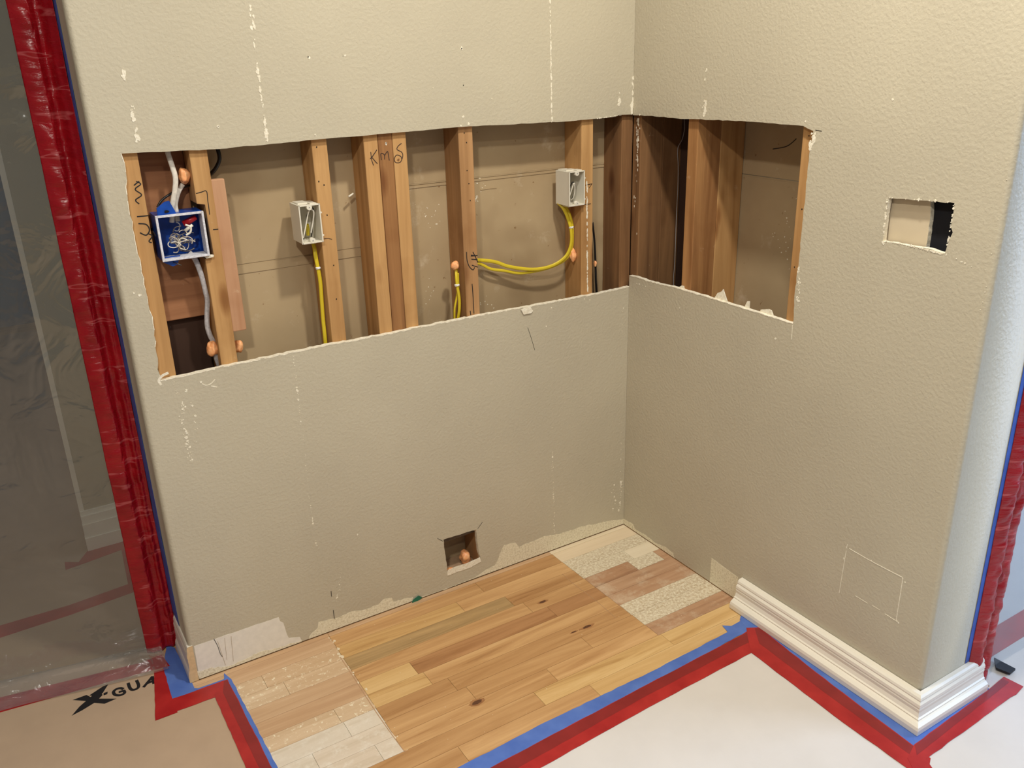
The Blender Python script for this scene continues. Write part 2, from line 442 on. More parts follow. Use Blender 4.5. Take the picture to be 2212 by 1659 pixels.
# ------------------------------------------------------------------ the setting: floor boards
def build_floor():
    mb = MB(); R = random.Random(3)
    mats = ['oak','oak_gold','oak_dark','oak_olive','oak_bare','oak_speck','oak_wash','oak_mott','oak_cream','oak_haze','knot','dust']
    ix = {m: i for i, m in enumerate(mats)}
    W_ = 0.0587; y_first = -0.0188+W_*0
    def seg(row, x0, x1, m):
        y1 = y_first - W_*(row-1); y0 = y1 - W_
        if row == 0: y0, y1 = y_first, 0.0
        g = 0.0004
        mb.box((x0+g, y0+g, -0.018), (x1-g, y1-g, 0.0), ix[m], 0.05+0.9*R.random())
    XL, XR = -1.110, -0.318
    def xl(row): return XL - 0.0008*row
    def xr(row): return -0.322 + 0.0015*row
    left = {0:'oak_bare',1:'oak_bare',2:'oak_speck',3:'oak_speck',4:'oak_bare',5:'oak_bare',6:'oak_speck',7:'oak_wash',8:'oak_wash',9:'oak_wash'}
    lj = {2:[-1.33],3:[-1.287],4:[],5:[-1.44],6:[-1.21],7:[-1.206],8:[-1.31],9:[-1.17]}
    right = {0:'oak_cream',1:'oak_cream',2:'oak_mott',3:'oak_mott',4:'oak_haze',5:'oak_haze',6:'oak_haze',7:'oak_mott',8:'oak_mott',9:'oak_haze'}
    mid = {0:[(-1.11,'oak_bare')],1:[(-1.11,'oak'),(-.62,'oak')],2:[(-1.11,'oak_gold'),(-.72,'oak')],3:[(-1.11,'oak_olive'),(-.58,'oak')],
           4:[(-1.11,'oak'),(-.55,'oak')],5:[(-1.11,'oak_gold'),(-.964,'oak_dark'),(-.50,'oak_dark')],6:[(-1.11,'oak_gold'),(-.95,'oak')],
           7:[(-1.11,'oak'),(-.905,'oak')],8:[(-1.11,'oak'),(-.88,'oak'),(-.50,'oak')],9:[(-1.11,'oak'),(-.66,'oak')]}
    for row in range(10):
        js = [-2.2] + lj.get(row, []) + [xl(row)]
        for a, b in zip(js, js[1:]): seg(row, a, b, left[row])
        ms = mid[row]; xs = [m[0] for m in ms] + [xr(row)]; xs[0] = xl(row)
        for i, m in enumerate(ms): seg(row, xs[i], xs[i+1], m[1])
        if row == 4:
            seg(row, xr(row), -0.139, 'oak_haze'); seg(row, -0.139, -0.03, 'oak_mott'); seg(row, -0.03, 0.0, 'oak_haze')
        elif row == 3:
            seg(row, xr(row), -0.11, 'oak_mott'); seg(row, -0.11, 0.0, 'oak_cream')
        elif row == 9:
            seg(row, xr(row), -0.0, 'oak_haze')
        else: seg(row, xr(row), 0.0, right[row])
    for row in range(10, 13):
        xs = [-2.2]; x = -1.6 + R.random()*0.3
        while x < -0.2: xs.append(x); x += R.uniform(.35, .7)
        xs.append(0.0)
        if row == 10: xs = [-2.2, -1.35, -0.74, -0.30, 0.0]; ms = ['oak','oak','oak_gold','oak_gold']
        elif row == 11: xs = [-2.2, -1.0, -0.60, 0.0]; ms = ['oak','oak','oak_gold']
        else: ms = ['oak']*(len(xs)-1)
        for i in range(len(xs)-1): seg(row, xs[i], xs[i+1], ms[i])
    KN = [((-0.8844, -0.4969), .024, .011), ((-0.4965, -0.2248), .020, .007), ((-0.4564, -0.4008), .026, .008), ((-0.5020, -0.3991), .015, .004)]
    for (c, a, b) in KN:
        for (f, m, z) in ((1.0, 'oak_dark', .0001), (.62, 'knot', .0002)):
            L = [(c[0]+a*f*math.cos(t*.42)*R.uniform(.8,1.2), c[1]+b*f*math.sin(t*.42)*R.uniform(.8,1.2)) for t in range(15)]
            mb.prism([L], PF, z, -.0005, ix[m], ix[m], back=False, tone=.3)
    for i in range(26):
        t = R.random(); c = (-1.112+R.gauss(0,.004), -.02-.55*t); chip(mb, PF, c, R.uniform(.001,.006), .0002, -.0003, ix['oak_cream'], 1.6, R)
    for i in range(70):
        c = (R.uniform(-1.1,-.05), R.uniform(-.62,-.01)); chip(mb, PF, c, R.uniform(.0006,.0016), .0003, -.0003, ix['oak_cream'], 1, R)
    stroke(mb, PF, [(-1.1183, -0.1254), (-1.1187, -0.2297), (-1.1208, -0.3468), (-1.1199, -0.4568), (-1.1168, -0.5514)], .0022, .0003, -.0003, ix['dust'])
    stroke(mb, PF, [(-0.3591, -0.1347), (-0.3613, -0.2023), (-0.3570, -0.3185), (-0.3603, -0.4143)], .0018, .0003, -.0003, ix['dust'])
    # the rest of the floor lies under the protection paper
    yend = y_first - W_*12
    mb.box((-4.5, -4.5, -0.018), (3.5, yend, 0.0), 0, .4)
    mb.box((-4.5, yend, -0.018), (-2.2, 5.0, 0.0), 0, .4)
    mb.box((-2.2, 0.003, -0.018), (3.5, 5.0, 0.0), 0, .4)
    mb.box((0.0005, yend, -0.018), (3.5, 0.003, 0.0), 0, .4)
    mb.box((-4.5, -4.5, -0.05), (3.5, 5.0, -0.0185), 2, .2)
    o = mb.build('floor', mats, kind='structure')
    return o
build_floor()

# ------------------------------------------------------------------ back wall (drywall sheet with the long cut-out)
def wall_back():
    mb = MB(); r = random.Random(11)
    zb = 0.0035
    top = jag([(-0.0, 1.4015), (-0.0510, 1.4035), (-0.0648, 1.3991), (-0.2318, 1.3964), (-0.5785, 1.4037), (-0.9665, 1.4007), (-1.2244, 1.3966), (-1.4315, 1.4029)], .02, .0008, r=r)
    leftc = jag([(-1.4315, 1.4029), (-1.4290, 1.3629), (-1.4345, 1.3149), (-1.4359, 1.2112), (-1.4331, 1.1520), (-1.4321, 1.0806), (-1.4301, 1.0128), (-1.4387, 0.8724)], .014, .0022, r=r)
    low = jag([(-1.4387, 0.8724), (-1.3291, 0.8748), (-1.2434, 0.8760), (-1.2141, 0.8761), (-0.9979, 0.8788), (-0.9460, 0.8763), (-0.6067, 0.8767), (-0.4022, 0.8740), (-0.1088, 0.8712), (-0.0013, 0.8733)], .010, .0013, r=r)
    low.append((0.0, 0.8742))
    outer = [(0.0, zb), (WX, zb), (WX, ZT), (0.0, ZT)] + top + leftc[1:] + low[1:]
    hole = jag([(-0.7124, 0.1815), (-0.6685, 0.1814), (-0.5955, 0.1785), (-0.5938, 0.1425), (-0.5909, 0.0954), (-0.5837, 0.0652), (-0.6335, 0.0573), (-0.7057, 0.0512), (-0.7084, 0.1150)], .008, .0012, True, r)
    mb.prism([outer, hole], PA, 0.0, TH, 0, 1, 3)
    # bullnose and end face, going back from the room
    n = 8; ang = [math.pi/2*i/n for i in range(n+1)]
    prof = [(WX - BR*math.sin(a), BR - BR*math.cos(a)) for a in ang] + [(WX-BR, TAW)] + [(WX-BR, TAW), (WX+0.05, TAW), (WX+0.05, 0.11)]
    k = []
    for (x, y) in prof: k.append((x, y, zb)); k.append((x, y, ZT))
    f = [(2*i, 2*i+1, 2*i+3, 2*i+2) for i in range(len(prof)-1)]
    mb.add(k, f, 0, True)
    for q in range(len(low)-1):
        (xa, za), (xb_, zb_) = low[q], low[q+1]
        if r.random() < .93: w1, w2 = r.uniform(.0012,.0034), r.uniform(.0012,.0034); mb.prism([[(xa, za+.0002), (xb_, zb_+.0002), (xb_, zb_-w2), (xa, za-w1)]], PA, -.0006, .0002, 1, 1, back=False)
    for q in range(len(leftc)-1):
        (xa, za), (xb_, zb_) = leftc[q], leftc[q+1]
        if r.random() < .7: w1, w2 = r.uniform(.0004,.0020), r.uniform(.0004,.0020); mb.prism([[(xa+.0003, za), (xb_+.0003, zb_), (xb_-w2, zb_), (xa-w1, za)]], PA, -.0006, .0002, 1, 1, back=False)
    # exposed plaster where the old baseboard was
    d0, d1 = -0.0005, 0.0002
    P1 = [(-1.4759, 0.1117), (-1.4017, 0.1119), (-1.3174, 0.1120), (-1.2424, 0.1108), (-1.2402, 0.0958), (-1.2319, 0.0876), (-1.2291, 0.0658), (-1.2264, 0.0439), (-1.2225, 0.0310), (-1.1907, 0.0207), (-1.1871, 0.0045)]
    mb.prism([jag(P1, .012, .0008, False, r) + [(-1.1875, zb), (WX+.001, zb)]], PA, d0, d1, 5, 5, back=False)
    P1b = [(-1.4822, 0.0314), (-1.4262, 0.0217), (-1.3897, 0.0099), (-1.3099, 0.0206), (-1.2577, 0.0107), (-1.1865, 0.0092)]
    mb.prism([jag(P1b, .008, .003, False, r) + [(-1.1875, zb), (WX+.002, zb)]], PA, d0-.0004, d1, 4, 4, back=False)
    P2 = [(-1.1640, 0.0110), (-1.1364, 0.0304), (-1.1315, 0.0494), (-1.1079, 0.0446), (-1.0825, 0.0408), (-1.0284, 0.0434), (-0.9849, 0.0342), (-0.9442, 0.0346), (-0.9203, 0.0469), (-0.8992, 0.0420), (-0.8943, 0.0266), (-0.8293, 0.0163)]
    mb.prism([jag(P2, .008, .0022, False, r) + [(-0.8289, zb), (-1.1652, zb)]], PA, d0, d1, 4, 4, back=False)
    P3 = [(-0.7997, 0.0065), (-0.7202, 0.0016), (-0.6123, 0.0059), (-0.5615, 0.0205), (-0.5351, 0.0232), (-0.5203, 0.0425), (-0.5089, 0.0665), (-0.4958, 0.0881), (-0.4533, 0.0821), (-0.4395, 0.0615), (-0.3756, 0.0642), (-0.3384, 0.0675), (-0.2725, 0.0542), (-0.1834, 0.0533), (-0.0751, 0.0378), (-0.0004, 0.0228)]
    mb.prism([jag(P3, .008, .0018, False, r) + [(-0.0006, zb), (-0.7999, zb)]], PA, d0, d1, 4, 4, back=False)
    # pencil and score lines on the bare plaster
    for (a, b) in (((-1.4144, 0.1020), (-1.4051, 0.0185)), ((-1.3952, 0.1045), (-1.3992, 0.0331)), ((-1.3777, 0.1033), (-1.3829, 0.0212))):
        stroke(mb, PA, [a, b], .0006, -.0010, 0, 3)
    stroke(mb, PA, [(-1.4227, 0.1132), (-1.4165, 0.0875), (-1.4131, 0.0596), (-1.4096, 0.0487)], .0012, -.0011, 0, 2)
    for c in ((450,1398),(440,1405),(436,1418),(455,1410),(475,1455),(470,1392)): pass
    # paint chips and tape scars
    e0, e1 = -0.0006, 0.0002
    def ln(a, b, n, s, lo, hi, asp=1.6): chipline(mb, PA, a, b, n, s, lo*1.25, hi*1.3, e0, e1, 1, asp, r)
    ln((-1.3972, 1.5706), (-1.3988, 1.5454), 7, .002, .0015, .0055)
    ln((-1.3938, 1.5043), (-1.3939, 1.4266), 26, .0025, .001, .0050)
    ln((-1.1098, 1.7024), (-1.1061, 1.6523), 12, .004, .001, .0035)
    ln((-1.1101, 1.6300), (-1.1062, 1.4055), 40, .0012, .001, .0038, 2.2)
    ln((-1.1080, 1.4425), (-1.1084, 1.4056), 10, .0015, .001, .0048)
    ln((-0.2948, 1.7139), (-0.2925, 1.4001), 95, .0007, .0008, .0026, 2.6)
    ln((-0.0542, 1.4660), (-0.0546, 1.4090), 10, .002, .001, .0050, 2)
    ln((0.0033, 1.5151), (-0.0054, 1.3982), 28, .003, .001, .0050, 2.4)
    ln((-0.1329, 1.3980), (-0.0475, 1.4020), 22, .002, .001, .0030, .7)
    ln((-1.4045, 0.8647), (-1.4070, 0.8289), 8, .002, .0006, .0016, 1)
    ln((-1.3984, 0.8073), (-1.4019, 0.7499), 26, .003, .001, .0030, 1)
    ln((-1.4019, 0.7499), (-1.4009, 0.6412), 34, .0028, .001, .0040, 1.1)
    ln((-1.3749, 0.8017), (-1.3777, 0.6736), 10, .0028, .001, .0035, 1)
    ln((-1.3847, 0.8384), (-1.3780, 0.8246), 6, .003, .001, .0026, 1)
    ln((-1.1090, 0.8680), (-1.1099, 0.7358), 22, .0012, .0008, .0034, 1)
    ln((-1.1099, 0.7358), (-1.1123, 0.4600), 26, .0014, .0006, .0022, 1.2)
    ln((-1.1133, 0.4632), (-1.1094, 0.2965), 16, .0012, .0008, .0034, 1)
    ln((-1.0424, 0.1922), (-1.0684, 0.1065), 18, .003, .0006, .0022, 1)
    ln((-0.3003, 0.6051), (-0.3048, 0.3724), 8, .0015, .0006, .0018, 1)
    ln((-0.3047, 0.3807), (-0.2971, 0.0679), 46, .0020, .0006, .0034, 1.4)
    ln((-0.0207, 0.8213), (-0.0238, 0.7204), 6, .0012, .0008, .0022, 1.6)
    ln((-0.0193, 0.3724), (-0.0178, 0.1413), 12, .0010, .0008, .0022, 1.4)
    ln((-0.0148, 0.1858), (-0.0179, 0.0584), 26, .0028, .001, .0045, 1.2)
    ln((-0.0492, 0.1779), (-0.0365, 0.0588), 18, .006, .0008, .0036, 1)
    ln((-1.4928, 0.4978), (-0.8169, 0.0115), 16, .02, .0004, .0009, 1)
    for (px, s) in (((-1.4473, 1.0865), .0045), ((-1.4594, 1.0929), .0028), ((-1.3455, 0.8479), .003), ((-0.9866, 0.2925), .003), ((-0.3007, 0.8549), .003), ((-0.3202, 0.7995), .0028), ((-0.1771, 0.8616), .0022), ((-0.1556, 0.8550), .0022), ((-0.6614, 1.5055), .002), ((-0.5722, 1.5992), .0052), ((-0.8931, 1.5897), .003), ((-0.9827, 1.5870), .0036), ((-1.2160, 1.4464), .0042), ((-0.9878, 1.4109), .0038), ((-0.4870, 1.4708), .002), ((-0.5771, 1.4296), .004), ((-0.5613, 1.4097), .004), ((-0.5840, 1.4064), .003)):
        chip(mb, PA, px, s, e0, e1, 1, 1.1, r)
    for (px, s) in (((-0.5722, 1.5981), .0022), ((-1.2160, 1.4464), .0013), ((-0.9848, 1.5891), .0016), ((-0.9878, 1.4109), .001), ((-0.5715, 1.5085), .0018), ((-0.8980, 1.5888), .001)):
        chip(mb, PA, px, s, e0-.0003, e1, 2, 1.2, r)
    stroke(mb, PA, [(-1.3430, 0.8424), (-1.3348, 0.8368), (-1.3234, 0.8379), (-1.3119, 0.8465)], .0022, e0, e1, 1)
    stroke(mb, PA, [(-1.3221, 0.8315), (-1.3104, 0.8263)], .003, e0, e1, 1)
    stroke(mb, PA, [(-1.4382, 0.8627), (-1.4408, 0.8728), (-1.4317, 0.8827), (-1.4181, 0.8869)], .006, e0, e1, 1)
    stroke(mb, PA, [(-0.7326, 0.1933), (-0.7143, 0.1772)], .0010, e0, e1, 2)
    stroke(mb, PA, [(-0.5904, 0.1802), (-0.5727, 0.1978)], .0010, e0, e1, 2)
    stroke(mb, PA, [(-0.3874, 0.8077), (-0.3749, 0.7700), (-0.3639, 0.7320)], .0010, e0, e1, 2)
    stroke(mb, PA, [(-1.0838, 0.1365), (-1.0842, 0.1191)], .0016, e0, e1, 2)
    stroke(mb, PA, [(-1.0837, 0.0706), (-1.0839, 0.0413)], .0012, e0-.0006, e1, 2)
    # torn paper flap on the lower cut edge and torn lip of the small hole
    fl = [(-0.4121, 0.8700), (-0.3808, 0.8760), (-0.3696, 0.8582), (-0.3764, 0.8522), (-0.4028, 0.8526)]
    mb.prism([fl], PA, -0.004, -0.0025, 1, 1)
    lip = [(-0.7047, 0.0679), (-0.6747, 0.0706), (-0.6329, 0.0691), (-0.5868, 0.0732), (-0.5841, 0.0567), (-0.6255, 0.0492), (-0.6759, 0.0504), (-0.6976, 0.0482), (-0.7074, 0.0501)]
    mb.prism([jag(lip, .006, .0008, True, r)], PA, -0.0015, 0.0005, 1, 1)
    # back sheet: the paper face of the next room's drywall, in two courses with taped joints
    yb = 0.1016
    zl, zr_ = 1.1007, 1.2499
    mb.box((WX+.0, yb, 0.0), (-.80, yb+TH, zl), 3); mb.box((WX+.0, yb-.0012, zl+.0006), (-.80, yb+TH, ZT), 3)
    mb.box((-.80, yb, 0.0), (0.36, yb+TH, zr_), 3); mb.box((-.80, yb-.0014, zr_+.0006), (0.36, yb+TH, ZT), 3)
    for (z0, z1, x0, x1) in ((zl-.024, zl-.003, -1.25, -.83), (zr_-.008, zr_-.002, -.76, .01), (zr_+.004, zr_+.009, -.76, .01)):
        mb.box((x0, yb-.0019, z0), (x1, yb, z1), 3)
    stroke(mb, PA, [(-1.1847, 1.0960), (-1.1247, 1.0981), (-1.0872, 1.0864)], .0022, yb-.0015, yb, 3)
    stroke(mb, PA, [(-0.4748, 1.2160), (-0.4468, 1.2172), (-0.4218, 1.2160)], .0022, yb-.0015, yb, 3)
    # dust and gouges on it
    rr = random.Random(5)
    for (cx, cy, n_, sp) in ((512,435,9,.012),(520,515,8,.006),(545,525,5,.006),(930,470,16,.02),(925,640,10,.012),(1030,430,16,.004),(1040,390,10,.01),(1055,660,10,.02)):
        c = hitA[(cx, cy)]
        for i in range(n_): chip(mb, PA, (c[0]+rr.gauss(0,sp), c[1]+rr.gauss(0,sp*1.5)), rr.uniform(.0008,.0026), yb-.0003, yb+.0002, 1, 1, rr)
    # marker sketch of two leads joined by an arc
    K = 3; w = .0022
    for P in ([(-0.4253, 1.3266), (-0.4041, 1.3534), (-0.3725, 1.3640), (-0.3412, 1.3554), (-0.3274, 1.3321), (-0.3311, 1.3153)],
              [(-0.4186, 1.3390), (-0.3964, 1.3528), (-0.3600, 1.3606), (-0.3350, 1.3458), (-0.3260, 1.3241)],
              [(-0.3995, 1.3531), (-0.4205, 1.3314), (-0.4309, 1.3037), (-0.4434, 1.2996)],
              [(-0.4220, 1.3315), (-0.4368, 1.3094), (-0.4436, 1.2944)],
              [(-0.4106, 1.3474), (-0.4045, 1.3431), (-0.4142, 1.3335), (-0.4243, 1.3136)],
              [(-0.4461, 1.3076), (-0.4314, 1.2908)], [(-0.4261, 1.3059), (-0.4467, 1.2934)], [(-0.4368, 1.3094), (-0.4330, 1.2883)],
              [(-0.3516, 1.3235), (-0.3682, 1.3012), (-0.3750, 1.2859)], [(-0.3538, 1.3053), (-0.3622, 1.2901), (-0.3783, 1.2836)],
              [(-0.3452, 1.3256), (-0.3231, 1.3107)], [(-0.3260, 1.3241), (-0.3440, 1.3097)],
              [(-0.3766, 1.2861), (-0.3834, 1.2735), (-0.3710, 1.2644)], [(-0.3820, 1.2680), (-0.3658, 1.2772)], [(-0.3784, 1.2796), (-0.3676, 1.2694)]):
        stroke(mb, PA, P, w, yb-.0005, yb+.0003, 6)
    o = mb.build('wall_back', ['paint','gypsum','hole','board','skim','white_skim','ink'], kind='structure', fix=True)
    return o
M['white_skim'] = simple('white_drywall_paper', C(232,226,214), 0.8, 0.2, var=0.05, vs=60)
hitA = {(512,435): (-1.1713, 1.2584), (520,515): (-1.1750, 1.1660), (545,525): (-1.1477, 1.1506), (930,470): (-0.6405, 1.1554), (925,640): (-0.6632, 0.9295), (1030,430): (-0.4883, 1.1909), (1040,390): (-0.4706, 1.2420), (1055,660): (-0.4631, 0.8670)}
wall_back()

# ------------------------------------------------------------------ right wall
def wall_right():
    mb = MB(); r = random.Random(21); zb = 0.0035
    top = jag([(-0.6721, 1.3936), (-0.6405, 1.4035), (-0.5312, 1.4042), (-0.4369, 1.4051), (-0.2278, 1.3996), (-0.0698, 1.4010), (-0.0004, 1.3997)], .016, .0010, r=r)
    low = jag([(-0.0004, 0.9097), (-0.0295, 0.9124), (-0.0925, 0.9103), (-0.2196, 0.9164), (-0.3752, 0.9167), (-0.5167, 0.9158), (-0.6145, 0.9160), (-0.6657, 0.9148)], .010, .0010, r=r)
    rt = jag([(-0.6657, 0.9148), (-0.6619, 0.9867), (-0.6655, 1.0833), (-0.6662, 1.1877), (-0.6657, 1.3103), (-0.6688, 1.3646), (-0.6721, 1.3936)], .012, .0013, r=r)
    outer = [(-0.0004, zb)] + low + rt[1:-1] + top + [(-0.0004, ZT), (BY, ZT), (BY, zb)]
    hole = jag([(-0.8954, 1.2641), (-1.0517, 1.2717), (-1.0528, 1.2469), (-1.0517, 1.2226), (-1.0577, 1.2118), (-1.0536, 1.1985), (-1.0475, 1.1658), (-0.9970, 1.1692), (-0.8955, 1.1667)], .010, .0012, True, r)
    mb.prism([outer, hole], PB, 0.0, TH, 0, 1, 3)
    n = 8; ang = [math.pi/2*i/n for i in range(n+1)]
    prof = [(BR - BR*math.cos(a), BY - BR*math.sin(a)) for a in ang] + [(TB-BR, BY-BR)] + [(TB-BR+BR*math.sin(a), BY-BR*math.cos(a)) for a in ang] + [(TB, 0.0), (TB-TH, 0.0), (TB-TH, BY+.02)]
    k = []
    for (x, y) in prof: k.append((x, y, zb)); k.append((x, y, ZT))
    mb.add(k, [(2*i, 2*i+1, 2*i+3, 2*i+2) for i in range(len(prof)-1)], 0, True)
    for q in range(len(low)-1):
        (ya, za), (yb_, zb_) = low[q], low[q+1]
        if r.random() < .93: w1, w2 = r.uniform(.0010,.0028), r.uniform(.0010,.0028); mb.prism([[(ya, za+.0002), (yb_, zb_+.0002), (yb_, zb_-w2), (ya, za-w1)]], PB, -.0006, .0002, 1, 1, back=False)
    # back sheet of the cavity with its joint
    xb = TB-TH-.001
    zs = 1.2346
    mb.box((xb-.0005, BY+.03, 0.0), (xb+.0008, 0.10, zs), 3); mb.box((xb-.0005, BY+.03, zs+.0025), (xb+.0008, 0.10, ZT), 3)
    mb.box((xb-.0011, -.63, zs-.022), (xb, -.27, zs-.004), 3)
    stroke(mb, PB, [(-0.3743, 1.3141), (-0.4228, 1.3252), (-0.4525, 1.3468)], .002, xb-.0013, xb, 2)
    rr = random.Random(9)
    for i in range(30): chip(mb, PB, (-.46+rr.gauss(0,.035), 1.07+rr.gauss(0,.05)), rr.uniform(.0008,.0028), xb-.0011, xb, 1, 1, rr)
    # exposed plaster at the floor
    d0, d1 = -0.0005, 0.0002
    Q = [(-0.0021, 0.0236), (-0.0536, 0.0260), (-0.0643, 0.0126), (-0.1216, 0.0168), (-0.1681, 0.0109), (-0.2289, 0.0221), (-0.2614, 0.0174), (-0.2667, 0.0042)]
    mb.prism([[(-.0006, zb)] + jag(Q, .008, .0015, False, r) + [(-0.2718, zb)]], PB, d0, d1, 4, 4, back=False)
    Q = [(-0.4354, 0.0914), (-0.4820, 0.0877), (-0.5488, 0.0827), (-0.5608, 0.0349)]
    mb.prism([[(-0.4345, zb)] + jag(Q, .010, .0006, False, r) + [(-0.5522, zb)]], PB, d0, d1, 4, 4, back=False)
    e0, e1 = -0.0006, 0.0002
    def ln(a, b, n, s, lo, hi, asp=1.6): chipline(mb, PB, a, b, n, s, lo*1.2, hi*1.25, e0, e1, 1, asp, r)
    ln((-0.3018, 1.5293), (-0.2990, 1.4967), 4, .0015, .0012, .0040, 2)
    ln((-0.3026, 1.4497), (-0.3021, 1.4092), 14, .003, .0012, .0055, 2)
    ln((-0.6741, 1.3884), (-0.6708, 1.3487), 22, .0030, .001, .0050, 1.6)
    ln((-0.6697, 1.0604), (-0.6777, 0.9413), 34, .0022, .0008, .0028, 1.6)
    ln((-0.0394, 0.8919), (-0.0756, 0.8905), 7, .004, .0008, .0024, 1)
    ln((-1.0466, 1.1647), (-1.1064, 1.1490), 7, .003, .0008, .0025, 1)
    ln((-1.1498, 1.3549), (-1.1457, 0.9875), 8, .001, .0010, .0030, 1)
    for (px, s) in (((-0.6126, 0.8606), .0035), ((-0.2396, 0.8579), .0025), ((-0.8749, 1.4709), .003), ((-0.6462, 1.4144), .003), ((-0.0319, 1.4019), .003)): chip(mb, PB, px, s, e0, e1, 1, 1.1, r)
    stroke(mb, PB, [(-0.6648, 0.9096), (-0.6660, 0.8723)], .0014, e0, e1, 1)
    stroke(mb, PB, [(-0.6786, 1.3961), (-0.6963, 1.3950)], .0014, e0, e1, 2)
    # scored outline of a future cut-out
    for P, w in (([(-0.9068, 0.3803), (-0.9042, 0.3679)], .0014), ([(-0.9052, 0.3602), (-0.9033, 0.3102), (-0.9007, 0.2301)], .0013), ([(-0.9137, 0.3715), (-0.9795, 0.3690), (-1.0675, 0.3699)], .0017),
                 ([(-1.0696, 0.3644), (-1.0697, 0.3137), (-1.0697, 0.2456)], .0017), ([(-0.9492, 0.2480), (-0.9859, 0.2468)], .0008), ([(-1.0009, 0.2486), (-1.0214, 0.2482)], .0008), ([(-1.0379, 0.2456), (-1.0752, 0.2435)], .0013)):
        stroke(mb, PB, P, w, e0, e1, 1)
    for px in ((-1.0692, 0.3669), (-1.0766, 0.3604), (-1.0711, 0.2450), (-1.0766, 0.2429), (-0.9793, 0.3702), (-0.9013, 0.3358)): chip(mb, PB, px, .0025, e0, e1, 1, 1.2, r)
    # crumbled gypsum around the square hole
    for (a, b, n_, s_) in (((-0.9013, 1.1687), (-0.9861, 1.1673), 20, .0014), ((-0.9861, 1.1673), (-1.0469, 1.1628), 40, .0028), ((-0.8935, 1.2608), (-0.8958, 1.1731), 36, .0008), ((-1.0519, 1.2707), (-1.0505, 1.1733), 26, .0008), ((-0.8977, 1.2644), (-1.0514, 1.2735), 14, .0005), ((-0.8945, 1.1655), (-0.8988, 1.1609), 8, .002)):
        chipline(mb, PB, a, b, n_, s_, .0012, .0034, -0.0008, 0.0004, 1, 1.2, r)
    # flush inner sheet filling most of the square hole, its own broken edge, and black boxes whose colour stands in for the shade beyond
    ie = jag([(-0.9842, 1.2797), (-0.9884, 1.2407), (-0.9888, 1.2107), (-0.9903, 1.1806), (-0.9891, 1.1394)], .008, .0012, False, r)
    mb.prism([[(-.80, 1.36), (-.80, 1.08)] + ie[::-1]], PB, .020, .0327, 5, 1)
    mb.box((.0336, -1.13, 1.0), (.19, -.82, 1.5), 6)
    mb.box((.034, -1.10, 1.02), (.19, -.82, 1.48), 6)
    return mb.build('wall_right', ['paint','gypsum','hole','board','skim','inner_sheet','shadow_black'], kind='structure')
M['inner_sheet'] = simple('inner_sheet_paper', C(206,190,162), 0.8, 0.2, var=0.04, vs=20)
wall_right()

# ceiling and the surfaces of the neighbouring spaces seen through the plastic
MB().box((-4.5, -4.5, ZT), (3.5, 5.0, ZT+.1)).build('ceiling', M['trim'], kind='structure')
# room behind the left plastic sheet
mb = MB()
fx, fy = -1.6411, 0.9290
mb.box((fx, fy, 0.0), (0.6, fy+.12, ZT))
mb.box((fx-.0035, fy-.0015, 0.0), (fx+.012, fy+.0, ZT), 1)  # white strip painted as the highlight along the bullnose corner
mb.build('wall_far_room', ['far_wall','trim'], kind='structure', bevel=0)
mb = MB(); 
for (d, z0, z1) in ((.028, 0, .05), (.022, .05, .10), (.016, .10, .13), (.008, .13, .145)): mb.box((fx-d*.2, fy-d, z0), (0.6, fy, z1))
mb.build('baseboard_far_room', 'trim', kind='structure')
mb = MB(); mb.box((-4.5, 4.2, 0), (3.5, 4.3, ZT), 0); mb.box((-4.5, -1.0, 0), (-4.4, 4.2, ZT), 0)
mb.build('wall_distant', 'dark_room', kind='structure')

# ------------------------------------------------------------------ baseboards
def sweep(name, path, prof, mats, label=None):
    """path: list of (point, outward mitre vector) ; prof: (offset, height)"""
    mb = MB(); V = []
    for (p, n) in path:
        for (d, z) in prof: V.append((p[0]+n[0]*d, p[1]+n[1]*d, z))
    q = len(prof); F = []
    for i in range(len(path)-1):
        for j in range(q-1): F.append((i*q+j, i*q+j+1, (i+1)*q+j+1, (i+1)*q+j))
    mb.add(V, F, 0)
    mb.add([V[j] for j in range(q)], [tuple(range(q))], 1)
    e = (len(path)-1)*q
    mb.add([V[e+j] for j in range(q)], [tuple(range(q))], 0)
    return mb.build(name, mats, kind='structure')
PROF = [(0.0, 0.0015), (0.030, 0.0015), (0.0315, 0.004), (0.0315, 0.018), (0.029, 0.026), (0.0235, 0.032), (0.020, 0.034), (0.0205, 0.038), (0.0185, 0.041), (0.0175, 0.052), (0.019, 0.062), (0.0175, 0.066), (0.0195, 0.070), (0.0185, 0.078), (0.0135, 0.084), (0.0145, 0.088), (0.0125, 0.094), (0.007, 0.099), (0.0, 0.100)]
PROFR = [(d + (.014 if 0 < i < 5 else .0115 if i == 5 else .0095 if i in (6, 7) else .0075 if i == 8 else .005 if 8 < i < 18 else 0), z*0.93) for i, (d, z) in enumerate(PROF)]
sweep('baseboard_right', [((-0.001, -0.567), (-1, 0)), ((-0.001, BY-BR-.001), (-1, -.8)), ((TB+.035, BY-BR-.001), (0, -.8))], PROFR, ['trim','trim'])
PROFL = [(d*.42 + (.0105 if 0 < i < len(PROF)-1 else 0), z*1.16) for i, (d, z) in enumerate(PROF)]
sweep('baseboard_left', [((WX-.0012, -0.0012), (-1, 0)), ((WX-.0012, 0.17), (-1, 0))], PROFL, ['trim','cut_wood'])

